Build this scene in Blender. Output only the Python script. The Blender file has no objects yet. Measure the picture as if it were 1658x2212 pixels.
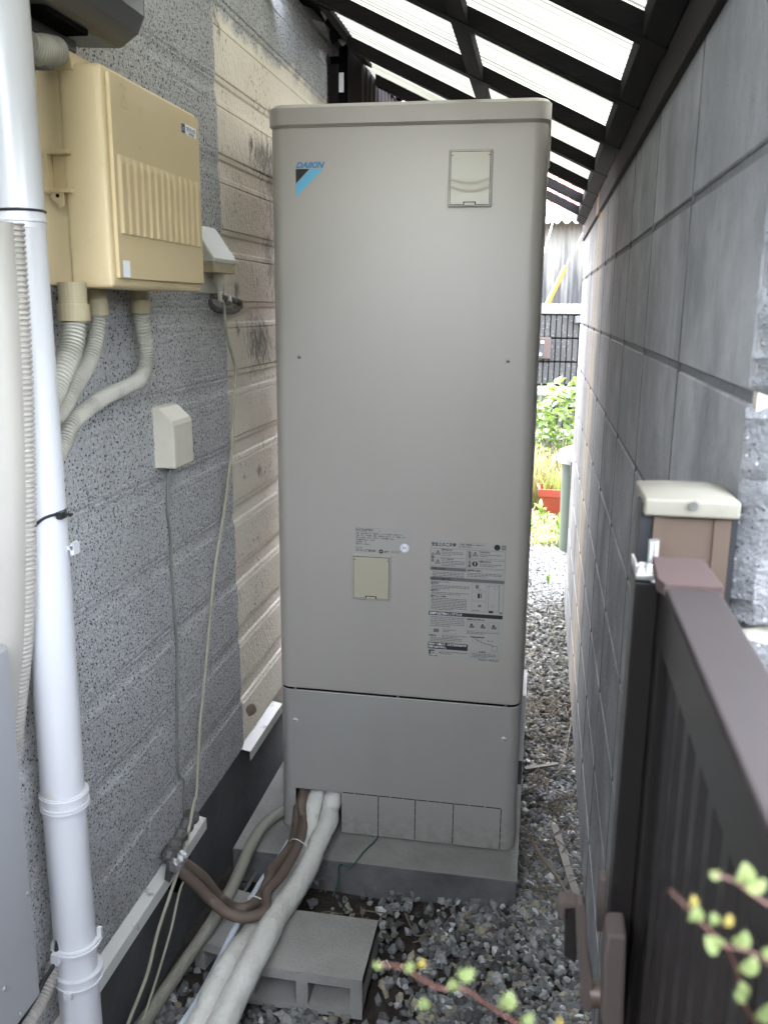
import bpy, bmesh, math, random
import numpy as np
from mathutils import Vector, Matrix, noise as mnoise
random.seed(7); RNG = np.random.default_rng(7)
S = bpy.context.scene
C = S.collection
# ------------------------------------------------------------------ camera
F_PX = 1911.5                      # focal length in pixels of a 1658 x 2212 view
CAM = (0.6408, -2.0891, 1.3936); YAW, PITCH, ROLL = -0.1729, 0.2286, -0.0094
cy_, sy_, cp_, sp_ = math.cos(YAW), math.sin(YAW), math.cos(PITCH), math.sin(PITCH)
_f = Vector((sy_*cp_, cy_*cp_, -sp_)); _r = Vector((cy_, -sy_, 0)); _d = _f.cross(_r)
_r2 = _r*math.cos(ROLL) + _d*math.sin(ROLL); _d2 = -_r*math.sin(ROLL) + _d*math.cos(ROLL)
cd = bpy.data.cameras.new('camera'); cam = bpy.data.objects.new('camera', cd); C.objects.link(cam)
cam.matrix_world = Matrix.Translation(CAM) @ Matrix((_r2, -_d2, -_f)).transposed().to_4x4()
cd.sensor_fit = 'VERTICAL'; cd.sensor_height = 36.0; cd.lens = F_PX/2212*36.0
cd.clip_start = 0.02; cd.clip_end = 500
cd.dof.use_dof = True; cd.dof.focus_distance = 2.1; cd.dof.aperture_fstop = 9.5
S.camera = cam
def ray(u, v): return _r2*((u-829)/F_PX) + _d2*((v-1106)/F_PX) + _f
def onX(u, v, X): d = ray(u, v); t = (X-CAM[0])/d.x; return Vector(CAM)+d*t
def onY(u, v, Y): d = ray(u, v); t = (Y-CAM[1])/d.y; return Vector(CAM)+d*t
def onZ(u, v, Z): d = ray(u, v); t = (Z-CAM[2])/d.z; return Vector(CAM)+d*t
# ------------------------------------------------------------------ world and sun
SUN_EL, SUN_DIR = math.radians(60), Vector((1.0, -0.40, 0))      # light travels towards +X, -Y
W = bpy.data.worlds.new('World'); S.world = W; W.use_nodes = True
nt = W.node_tree; bg = nt.nodes['Background']
sky = nt.nodes.new('ShaderNodeTexSky'); sky.sky_type = 'NISHITA'; sky.sun_disc = False
sky.sun_elevation = SUN_EL; sky.air_density = 1.0; sky.dust_density = 3.0; sky.ozone_density = 0.6
sd = SUN_DIR.normalized(); ld = Vector((sd.x*math.cos(SUN_EL), sd.y*math.cos(SUN_EL), -math.sin(SUN_EL)))
sky.sun_rotation = math.atan2(-sd.x, -sd.y)
hs = nt.nodes.new('ShaderNodeHueSaturation'); hs.inputs['Saturation'].default_value = .38
nt.links.new(sky.outputs[0], hs.inputs['Color']); nt.links.new(hs.outputs[0], bg.inputs[0])   # hazy, whitish sky; bg.inputs[1].default_value = 0.15
sl = bpy.data.lights.new('sun', 'SUN'); sl.energy = 2.2; sl.angle = math.radians(0.6); sl.color = (1, .975, .94)
so = bpy.data.objects.new('sun', sl); C.objects.link(so); so.rotation_euler = ld.to_track_quat('-Z', 'Y').to_euler()
S.view_settings.view_transform = 'Standard'; S.view_settings.look = 'None'
S.view_settings.exposure = 3.18; S.view_settings.gamma = 1.0
S.cycles.max_bounces = 8; S.cycles.diffuse_bounces = 5; S.cycles.transmission_bounces = 6; S.cycles.transparent_max_bounces = 12
# ------------------------------------------------------------------ materials
def srgb(r, g, b):
    f = lambda c: ((c/255+.055)/1.055)**2.4 if c > 10 else c/255/12.92
    return (f(r), f(g), f(b), 1)
class Mt:
    def __init__(s, name, col, rough=.6, metal=0., spec=.5):
        s.m = bpy.data.materials.new(name); s.m.use_nodes = True; s.nt = s.m.node_tree
        s.b = s.nt.nodes['Principled BSDF']; s.col = s.rgb(col)
        s.b.inputs['Roughness'].default_value = rough; s.b.inputs['Metallic'].default_value = metal
        s.b.inputs['Specular IOR Level'].default_value = spec
        s.geo = s.nt.nodes.new('ShaderNodeNewGeometry'); s.h = None
    def n(s, t, **k):
        x = s.nt.nodes.new(t)
        for a, b in k.items(): setattr(x, a, b)
        return x
    def rgb(s, c):
        x = s.n('ShaderNodeRGB'); x.outputs[0].default_value = (*c[:3], 1); return x.outputs[0]
    def pos(s, sc=(1, 1, 1), rot=(0, 0, 0)):
        m = s.n('ShaderNodeMapping'); m.inputs['Scale'].default_value = sc; m.inputs['Rotation'].default_value = rot
        s.nt.links.new(s.geo.outputs['Position'], m.inputs[0]); return m.outputs[0]
    def noise(s, scale, detail=4, rough=.55, sc=(1, 1, 1)):
        x = s.n('ShaderNodeTexNoise'); x.inputs['Scale'].default_value = scale; x.inputs['Detail'].default_value = detail
        x.inputs['Roughness'].default_value = rough; s.nt.links.new(s.pos(sc), x.inputs[0]); return x.outputs[0]
    def vor(s, scale, out='Distance', sc=(1, 1, 1), feature='F1'):
        x = s.n('ShaderNodeTexVoronoi', feature=feature); x.inputs['Scale'].default_value = scale
        s.nt.links.new(s.pos(sc), x.inputs[0]); return x.outputs[out]
    def ramp(s, v, a, b, lo=0., hi=1.):
        x = s.n('ShaderNodeMapRange'); s.nt.links.new(v, x.inputs[0]); x.inputs[1].default_value = a; x.inputs[2].default_value = b
        x.inputs[3].default_value = lo; x.inputs[4].default_value = hi; return x.outputs[0]
    def math(s, op, a, b=0.):
        x = s.n('ShaderNodeMath', operation=op)
        for i, q in enumerate((a, b)):
            if isinstance(q, (int, float)): x.inputs[i].default_value = q
            else: s.nt.links.new(q, x.inputs[i])
        return x.outputs[0]
    def mix(s, fac, a, b, blend='MIX'):
        x = s.n('ShaderNodeMix', data_type='RGBA', blend_type=blend)
        for i, q in ((0, fac), (6, a), (7, b)):
            if isinstance(q, (int, float)): x.inputs[i].default_value = q
            elif isinstance(q, tuple): x.inputs[i].default_value = (*q[:3], 1)
            else: s.nt.links.new(q, x.inputs[i])
        return x.outputs[2]
    def xyz(s):
        x = s.n('ShaderNodeSeparateXYZ'); s.nt.links.new(s.geo.outputs['Position'], x.inputs[0]); return x.outputs
    def add(s, fac, col): s.col = s.mix(fac, s.col, col); return s
    def mottle(s, scale, amt, c2, sc=(1, 1, 1), lo=.35, hi=.7, detail=5):
        return s.add(s.ramp(s.noise(scale, detail, .6, sc), lo, hi, 0, amt), c2)
    def speck(s, scale, c2, th=.2, sc=(1, 1, 1), prob=None):
        f = s.ramp(s.vor(scale, sc=sc), th, th*.6)
        if prob is not None:
            v = s.vor(scale, 'Color', sc); sp = s.n('ShaderNodeSeparateColor'); s.nt.links.new(v, sp.inputs[0])
            f = s.math('MULTIPLY', f, s.math('LESS_THAN', sp.outputs[0], prob))
        return s.add(f, c2)
    def bump(s, h, dist, strength=1.):
        x = s.n('ShaderNodeBump'); x.inputs['Distance'].default_value = dist; x.inputs['Strength'].default_value = strength
        s.nt.links.new(h, x.inputs['Height'])
        if s.h is not None: s.nt.links.new(s.h, x.inputs['Normal'])
        s.h = x.outputs[0]; return s
    def rgh(s, v): s.nt.links.new(v, s.b.inputs['Roughness']); return s
    def end(s):
        s.nt.links.new(s.col, s.b.inputs['Base Color'])
        if s.h is not None: s.nt.links.new(s.h, s.b.inputs['Normal'])
        return s.m
def plain(name, col, rough=.6, metal=0., grime=.25, gs=9, bump=0., bs=60, spec=.5):
    m = Mt(name, col, rough, metal, spec); c = col
    m.mottle(gs, grime, (c[0]*.6, c[1]*.6, c[2]*.58))
    if bump: m.bump(m.noise(bs, 4), bump)
    return m.end()

# house siding: grey stone spray over cream boards, cream patch where the spray stops
def _st(u, v, ry, rz, c3): p = onX(u, v, -.12); return (p.y, p.z, ry, rz, c3)
STAINS = [_st(543, 312, .018, .022, (.13, .10, .06)), _st(575, 345, .14, .05, (.10, .09, .075)), _st(514, 709, .014, .02, (.09, .055, .03)), _st(560, 740, .10, .07, (.10, .09, .075)),
          _st(560, 1015, .02, .018, (.18, .14, .10)), _st(470, 35, .02, .05, (.16, .13, .10)), _st(512, 625, .02, .022, (.2, .16, .12)), _st(590, 400, .10, .10, (.22, .20, .17)), _st(585, 560, .06, .10, (.30, .27, .22))]
def mk_siding():
    m = Mt('siding_paint', (.5, .5, .5), .75, spec=.3)
    X, Y, Z = m.xyz()
    wob = m.ramp(m.noise(38, 4, .7), .3, .7, -.012, .012)
    wob2 = m.ramp(m.noise(9, 6, .8), .25, .75, -.05, .05)
    # boundary of the cream patch: y > yb(z) and z < zt(y)
    yb = m.math('ADD', m.math('MULTIPLY', Z, -.036), .05)
    a = m.math('GREATER_THAN', m.math('ADD', Y, wob), yb)
    zt = m.math('ADD', m.math('MULTIPLY', Y, .03), 2.037)
    b = m.ramp(m.math('ADD', m.math('SUBTRACT', Z, zt), wob2), -.012, .012, 1, 0)
    cream = m.math('MULTIPLY', a, b)
    # grey stone coat
    g = m.mix(m.ramp(m.noise(130, 3, .7), .35, .68), (.48, .48, .48), (.74, .74, .74))
    def dots(sc_, th, prob, col, g, off):
        v = m.n('ShaderNodeTexVoronoi'); v.inputs['Scale'].default_value = sc_
        m.nt.links.new(m.pos((1, 1, 1), off), v.inputs[0])
        sp = m.n('ShaderNodeSeparateColor'); m.nt.links.new(v.outputs['Color'], sp.inputs[0])
        return m.mix(m.math('MULTIPLY', m.ramp(v.outputs['Distance'], th, th*.7), m.math('LESS_THAN', sp.outputs[0], prob)), g, col)
    g = dots(190, .42, .30, (.16, .165, .175), g, (.2, .4, .1))
    g = dots(210, .42, .22, (.75, .75, .75), g, (.5, .1, .7))
    g = dots(150, .40, .34, (.03, .032, .036), g, (.3, .2, .5))
    g = m.mix(m.ramp(m.noise(2.2, 5), .35, .75, 0, .3), g, (.24, .245, .25))
    g = m.mix(m.ramp(m.noise(5, 4, .6, (1, 1, .3)), .5, .8, 0, .35), g, (.19, .19, .185))
    g = m.mix(m.math('MULTIPLY', m.ramp(Z, .75, .2), m.ramp(m.noise(6, 4), .35, .7, .15, .6)), g, (.17, .17, .165))
    # cream paint
    c = m.mix(m.ramp(m.noise(4, 4), .3, .7), (.84, .775, .66), (.74, .68, .575))
    mold = m.math('MULTIPLY', m.ramp(m.noise(70, 5, .8), .56, .66), m.ramp(m.noise(7, 3), .5, .62))
    c = m.mix(mold, c, (.06, .055, .045))
    drip = m.math('MULTIPLY', m.ramp(m.noise(16, 4, .6, (1, 1, .35)), .68, .72), .8)
    c = m.mix(drip, c, (.12, .09, .055))
    for (by, bz, ry, rz, c3) in STAINS:
        dy = m.math('MULTIPLY', m.math('SUBTRACT', Y, by), 1/ry); dz = m.math('MULTIPLY', m.math('SUBTRACT', Z, bz), 1/rz)
        q = m.math('SQRT', m.math('ADD', m.math('MULTIPLY', dy, dy), m.math('MULTIPLY', dz, dz)))
        q = m.math('ADD', q, m.ramp(m.noise(60, 6, .8, (1, 1, .5)), .3, .7, -1.0, 1.0))
        c = m.mix(m.ramp(q, .25, 1.15, .8, 0), c, c3)
    m.col = m.mix(cream, g, c)
    peel = m.math('MULTIPLY', m.noise(170, 3, .6, (1, 1, .55)), cream)
    m.bump(peel, .006)
    ng = m.math('SUBTRACT', 1.0, cream)
    m.bump(m.math('MULTIPLY', m.noise(190, 3, .75), ng), .0095)
    return m.end()
M_SIDE = mk_siding()
def mk_cblock():
    m = Mt('concrete_block_face', (.25, .25, .255), .9, spec=.2)
    X, Y, Z = m.xyz()
    m.mottle(3.2, .6, (.15, .15, .154), (1, 1, .25), .35, .65)
    m.mottle(14, .4, (.34, .34, .345), (1, 1, .35), .45, .75)
    m.mottle(9, .45, (.13, .13, .133), (1, 1, .3), .5, .8)
    m.speck(130, (.14, .14, .145), .16, prob=.35)
    oi = m.n('ShaderNodeObjectInfo'); m.add(m.ramp(oi.outputs['Random'], 0, 1, 0, .45), (.165, .165, .168))
    m.add(m.ramp(m.noise(3.5, 5, .65), .45, .7, 0, .65), (.40, .40, .40)); m.add(m.ramp(m.noise(5.5, 5, .65, (1, 1, .6)), .5, .72, 0, .6), (.12, .12, .122))
    m.speck(75, (.10, .10, .10), .22, prob=.12); m.mottle(26, .35, (.11, .11, .11), (1, 1, .5), .6, .8)
    # tan vertical streak in the base colour, running down from the roof board
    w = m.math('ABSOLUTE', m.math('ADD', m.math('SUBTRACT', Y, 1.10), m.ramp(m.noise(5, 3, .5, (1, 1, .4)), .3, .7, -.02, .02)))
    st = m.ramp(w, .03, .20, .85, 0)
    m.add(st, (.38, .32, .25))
    m.bump(m.noise(120, 5, .7), .0025); m.bump(m.vor(95), .0012)
    return m.end()
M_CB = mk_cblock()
m = Mt('block_mortar', (.075, .075, .076), .95); m.mottle(30, .9, (.20, .20, .20), lo=.45, hi=.7); m.bump(m.noise(150), .003); M_MORT = m.end()
m = Mt('rough_spray_concrete', (.20, .20, .20), .95, spec=.2)
m.mottle(60, .6, (.15, .15, .155)); m.speck(170, (.06, .06, .065), .26, prob=.5); m.speck(120, (.55, .55, .56), .2, prob=.3)
m.bump(m.noise(130, 4, .75), .012); M_ROUGH = m.end()
m = Mt('cream_mortar', (.40, .37, .32), .9); m.mottle(20, .4, (.4, .37, .33)); m.bump(m.noise(90), .004); M_CMORT = m.end()
m = Mt('foundation_concrete', (.085, .085, .088), .9); m.mottle(5, .8, (.045, .045, .045), (1, 1, .5)); m.mottle(14, .4, (.13, .13, .13), lo=.5, hi=.8)
m.bump(m.noise(70), .003); M_FOUND = m.end()
m = Mt('tank_enamel', srgb(172, 166, 158), .40, .15, .5)
m.mottle(2, .12, srgb(176, 172, 166)); m.mottle(7, .14, srgb(140, 138, 132), (1, 1, .12), .5, .8); m.mottle(120, .10, srgb(120, 116, 108), lo=.6, hi=.75); m.bump(m.noise(900, 2), .00025, .4); M_TANK = m.end()
m = Mt('tank_enamel_grey', srgb(163, 161, 155), .40, .15, .5); m.mottle(6, .18, srgb(136, 134, 128), (1, 1, .2), .5, .8)
X, Y, Z = m.xyz(); m.add(m.math('MULTIPLY', m.ramp(Z, .11, .0), m.ramp(m.noise(40, 5, .7), .35, .7, .0, .6)), srgb(112, 106, 96)); m.bump(m.noise(900, 2), .00025, .4); M_TANK2 = m.end()
M_DOOR = plain('cream_plastic', srgb(176, 170, 150), .3, grime=.05)
M_BEIGE = Mt('aged_beige_plastic', srgb(206, 186, 146), .45)
M_BEIGE.mottle(5, .25, srgb(188, 166, 124)).mottle(40, .25, srgb(150, 128, 92), lo=.62, hi=.85)
M_BEIGE.bump(M_BEIGE.noise(500), .0003); M_BEIGE = M_BEIGE.end()
m = Mt('aged_tan_fitting', srgb(168, 156, 126), .55); m.mottle(30, .5, srgb(112, 98, 74), (1, 1, .15), .5, .8); M_FIT = m.end()
m = Mt('white_pvc', srgb(190, 190, 192), .32); m.mottle(3, .2, srgb(168, 168, 172)).mottle(12, .35, srgb(140, 136, 128), (1, 1, .25), .6, .8); m.mottle(45, .5, srgb(150, 148, 148), lo=.72, hi=.82)
M_PVC = m.end()
m = Mt('white_pvc_chipped', srgb(190, 190, 192), .32); X, Y, Z = m.xyz()
dz = m.math('ABSOLUTE', m.math('SUBTRACT', Z, .655)); dx = m.math('ABSOLUTE', m.math('SUBTRACT', X, -.066))
dd = m.math('ADD', m.math('MULTIPLY', dz, .8), m.math('ADD', dx, m.ramp(m.noise(60, 4), .3, .7, -.008, .008)))
m.add(m.ramp(dd, .0105, .012, 1, 0), srgb(186, 182, 174)); m.mottle(3, .2, srgb(168, 168, 172)).mottle(12, .35, srgb(140, 136, 128), (1, 1, .25), .6, .8); m.mottle(45, .5, srgb(150, 148, 148), lo=.72, hi=.82); M_PVC2 = m.end()
m = Mt('ribbed_conduit', srgb(186, 183, 172), .6); m.mottle(18, .65, srgb(92, 86, 74), lo=.45, hi=.8); M_COND = m.end()
m = Mt('ribbed_conduit_dark_grooves', (.02, .018, .015), .9); M_GROOVE = m.end()
M_WRAP = plain('off_white_duct_wrap', srgb(158, 153, 145), .55, grime=.15)
M_WRAP2 = Mt('glossy_white_foam_wrap', srgb(208, 207, 200), .28); M_WRAP2.mottle(14, .35, srgb(160, 158, 148)); M_WRAP2.bump(M_WRAP2.noise(34, 3), .0075); M_WRAP2 = M_WRAP2.end()
M_BROWNH = plain('brown_hose_tape', srgb(104, 90, 80), .6, grime=.4, bump=.001)
M_PF = plain('grey_beige_conduit', srgb(140, 137, 126), .55, grime=.4, gs=12)
M_BLUEW = plain('pale_blue_conduit', srgb(196, 204, 212), .5, grime=.2)
M_GREYW = plain('grey_cable', srgb(120, 120, 116), .55)
M_CREAMW = plain('cream_cable', srgb(170, 166, 148), .6, grime=.5, gs=30)
M_BLACK = plain('black_plastic', (.012, .012, .014), .4, grime=.1)
M_DARK = plain('dark_void', (.006, .006, .006), .9, grime=0)
M_SCREW = plain('screw_steel', (.22, .22, .21), .35, .8)
M_WSCREW = plain('cream_screw', srgb(196, 192, 180), .4)
M_METER = plain('grey_meter_plastic', srgb(76, 78, 80), .22, grime=.15)
M_CABI = plain('blue_grey_steel', srgb(150, 150, 152), .5, .1, grime=.2, gs=4)
M_GREYPL = plain('light_grey_plastic', srgb(190, 190, 180), .4, grime=.3, gs=14)
M_CREAMPL = plain('cream_outlet_plastic', srgb(206, 200, 184), .4, grime=.25, gs=20)
M_FLASH = Mt('white_flashing', srgb(206, 206, 200), .45); M_FLASH.mottle(26, .8, srgb(90, 84, 76), lo=.6, hi=.75); M_FLASH = M_FLASH.end()
M_FLASHD = plain('dirty_flashing', srgb(88, 80, 68), .85, grime=.6, gs=40, bump=.004)
m = Mt('dark_stained_wood', (.006, .0052, .0054), .8, spec=.12); m.mottle(6, .5, (.016, .0135, .013), (1, 6, 6), .45, .75); m.mottle(3, .5, (.007, .006, .0065)); m.bump(m.noise(40, 4, .6, (1, 8, 8)), .002); M_WOOD = m.end()
M_DARK.node_tree.nodes['Principled BSDF'].inputs['Specular IOR Level'].default_value = .05
m = Mt('brown_fascia', (.020, .0175, .0165), .8, spec=.15); m.mottle(5, .5, (.03, .025, .024)); 
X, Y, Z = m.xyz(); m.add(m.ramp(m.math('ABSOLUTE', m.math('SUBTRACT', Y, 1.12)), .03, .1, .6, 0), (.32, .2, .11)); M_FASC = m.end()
m = Mt('brown_bronze_aluminium', srgb(70, 58, 54), .3, .4); m.mottle(3, .3, srgb(56, 48, 46)); M_ALU = m.end()
m = Mt('shutter_brown_steel', srgb(40, 37, 37), .8, .0, .0); M_SHUT = m.end()
M_GATEB = plain('dark_gate_aluminium', srgb(36, 33, 32), .25, .3, grime=.3, gs=5)
M_GATER = plain('grey_brown_gate_rail', srgb(50, 46, 45), .7, .0, spec=.04, grime=.2, gs=6)
M_MAUVE = plain('mauve_rail_cap', srgb(66, 55, 53), .75, spec=.06, grime=.2, gs=14)
M_POST = plain('tan_bronze_post', srgb(70, 57, 47), .5, .15, grime=.15, gs=20)
M_HAND = plain('brown_handle_plastic', srgb(70, 61, 57), .6, grime=.3, gs=20)
M_CAP = Mt('aged_cream_cap', srgb(104, 101, 90), .8); M_CAP.mottle(16, .5, srgb(96, 90, 76)); M_CAP.mottle(60, .5, srgb(92, 86, 74), lo=.6, hi=.8); M_CAP = M_CAP.end()
M_SILV = plain('silver_metal', (.65, .65, .63), .3, .9, grime=.2, gs=50)
M_FOIL = Mt('silver_foil_tape', (.5, .5, .5), .3, .8); M_FOIL.bump(M_FOIL.noise(70), .01); M_FOIL = M_FOIL.end()
M_GTAPE = Mt('grey_vinyl_tape', (.10, .095, .09), .5); M_GTAPE.bump(M_GTAPE.noise(30), .01); M_GTAPE = M_GTAPE.end()
m = Mt('pad_concrete', (.27, .265, .25), .9, spec=.2); m.mottle(7, .7, (.17, .165, .155)); m.mottle(2.5, .4, (.20, .19, .18)); m.speck(60, (.08, .08, .08), .12, prob=.3)
m.bump(m.noise(60), .002); m.bump(m.vor(70), .001); M_PAD = m.end()
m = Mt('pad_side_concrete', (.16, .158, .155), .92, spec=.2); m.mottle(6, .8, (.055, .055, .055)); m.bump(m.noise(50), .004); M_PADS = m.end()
m = Mt('hollow_block_concrete', (.33, .32, .30), .95, spec=.15); m.mottle(7, .6, (.20, .19, .175)); m.speck(210, (.11, .105, .1), .2, prob=.4); m.bump(m.noise(170, 4, .7), .003); M_HB = m.end()
m = Mt('soil', (.045, .037, .030), .95, spec=.2); m.mottle(14, .7, (.028, .022, .018)); m.mottle(60, .5, (.08, .07, .06)); m.bump(m.noise(60, 6, .7), .012); M_SOIL = m.end()
def mk_stone():
    m = Mt('crushed_stone', (.2, .2, .2), .85, spec=.3)
    a = m.n('ShaderNodeAttribute'); a.attribute_name = 'tone'; m.col = a.outputs['Color']
    m.mottle(90, .45, (.08, .08, .078)); m.bump(m.noise(160), .002); return m.end()
M_STONE = mk_stone()
def leafmat(name, col, col2, tr=.35):
    m = Mt(name, col, .45); m.mottle(20, .8, col2)
    t = m.n('ShaderNodeBsdfTranslucent'); m.nt.links.new(m.col, t.inputs[0])
    mx = m.n('ShaderNodeMixShader'); mx.inputs[0].default_value = tr
    out = m.nt.nodes['Material Output']; m.end()
    m.nt.links.new(m.b.outputs[0], mx.inputs[1]); m.nt.links.new(t.outputs[0], mx.inputs[2]); m.nt.links.new(mx.outputs[0], out.inputs[0])
    return m.m
M_LEAF = leafmat('bush_leaf', (.045, .085, .012), (.02, .045, .008), .4)
M_LEAF2 = leafmat('lime_leaf', (.10, .15, .022), (.05, .085, .015), .4)
M_BUD = leafmat('pale_bud_leaf', (.20, .24, .09), (.15, .19, .07), .35)
M_BUDY = leafmat('yellow_bud_leaf', (.34, .28, .07), (.26, .2, .06), .35)
M_LEAFY = leafmat('yellow_leaf', (.55, .42, .05), (.45, .3, .04))
M_GRASS = leafmat('grass_blade', (.10, .13, .022), (.15, .14, .04), .4)
M_STRAW = leafmat('dry_straw', (.20, .155, .07), (.13, .10, .045), .3)
M_STEM = plain('red_brown_stem', (.12, .05, .035), .6)
M_GSTEM = plain('green_stem', (.06, .08, .025), .6)
M_TWIG = plain('dry_twig', (.16, .12, .08), .8, grime=.5)
M_LATH = plain('grey_wood_lath', (.17, .155, .13), .85, grime=.5, gs=30)
def mk_sheet():
    m = Mt('translucent_corrugated_sheet', srgb(106, 105, 98), .35)
    m.mottle(2.2, .35, srgb(105, 102, 76), (1, 2, 1))
    X, Y, Z = m.xyz()
    # dirt collected along the sheet overlaps
    for y0 in (-.76, -.11, .42):
        w = m.math('ABSOLUTE', m.math('ADD', m.math('SUBTRACT', Y, y0), m.ramp(m.noise(30, 5, .7, (.5, 1, .5)), .3, .7, -.02, .02)))
        m.add(m.ramp(w, .008, .016, .85, 0), (.02, .02, .02))
    m.add(m.ramp(m.noise(7, 4, .6, (.3, 1.5, .3)), .55, .8, 0, .35), srgb(78, 78, 72))
    # rib shading put into the sheet colour: valleys of the corrugation darkened
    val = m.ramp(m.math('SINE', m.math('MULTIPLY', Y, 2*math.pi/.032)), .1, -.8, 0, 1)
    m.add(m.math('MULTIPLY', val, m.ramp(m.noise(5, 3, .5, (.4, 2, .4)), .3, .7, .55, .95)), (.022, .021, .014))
    t = m.n('ShaderNodeBsdfTranslucent'); m.nt.links.new(m.col, t.inputs[0])
    tp = m.n('ShaderNodeBsdfTransparent'); m.nt.links.new(m.mix(.0, m.col, (1, 1, 1)), tp.inputs[0])
    m1 = m.n('ShaderNodeMixShader'); m1.inputs[0].default_value = .06
    m.nt.links.new(t.outputs[0], m1.inputs[1]); m.nt.links.new(tp.outputs[0], m1.inputs[2])
    m2 = m.n('ShaderNodeMixShader'); m2.inputs[0].default_value = .15; m.end()
    m.nt.links.new(m1.outputs[0], m2.inputs[1]); m.nt.links.new(m.b.outputs[0], m2.inputs[2])
    m.nt.links.new(m2.outputs[0], m.nt.nodes['Material Output'].inputs[0]); return m.m
M_SHEET = mk_sheet()
M_INK = plain('black_print', (.012, .012, .013), .6, grime=0)
M_INKG = plain('grey_print', (.13, .13, .13), .6, grime=0)
M_PAPER = plain('white_sticker', srgb(226, 226, 228), .5, grime=0)
M_WHITE2 = plain('bright_white_label', srgb(240, 240, 248), .5, grime=0)
M_NAVY = plain('navy_print', (.012, .018, .06), .5, grime=0)
M_LB = plain('light_blue_print', srgb(98, 178, 214), .45, grime=0)
M_MB = plain('mid_blue_print', srgb(56, 132, 180), .45, grime=0)
M_FILM = plain('label_film', srgb(167, 164, 157), .4, grime=0)
M_GROOVED = plain('embossed_beige', srgb(196, 174, 128), .5, grime=0)
m = Mt('corrugated_slate_wall', (.12, .115, .105), .9); X, Y, Z = m.xyz()
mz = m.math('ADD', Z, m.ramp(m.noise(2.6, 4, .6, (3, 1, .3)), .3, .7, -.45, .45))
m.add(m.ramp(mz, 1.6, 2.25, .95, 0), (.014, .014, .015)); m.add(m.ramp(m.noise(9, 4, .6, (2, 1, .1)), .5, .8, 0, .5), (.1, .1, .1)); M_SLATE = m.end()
M_EAVE = plain('pale_corrugated_roof', (.34, .33, .31), .8, grime=.4)
M_TILE = plain('salmon_roof_tile', (.30, .10, .075), .6, grime=.4, gs=3)
m = Mt('washed_aggregate_block', (.020, .020, .0195), .85); m.speck(60, (.13, .125, .12), .3, prob=.3); m.speck(75, (.03, .03, .03), .3, prob=.4); m.bump(m.noise(60), .01); M_RIBB = m.end()
m = Mt('cap_block', (.085, .085, .08), .9); m.speck(50, (.08, .08, .08), .25, prob=.35); m.bump(m.noise(50), .008); M_CAPB = m.end()
M_YEL = plain('yellow_plastic', srgb(150, 92, 6), .4, grime=.1)
M_ORANGE = plain('terracotta_plastic', srgb(104, 34, 18), .5, grime=.25)
M_GREENP = plain('green_plastic', (.014, .026, .016), .6)
M_RED = plain('wall_body_plaster', (.3, .29, .28), .9)
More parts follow.
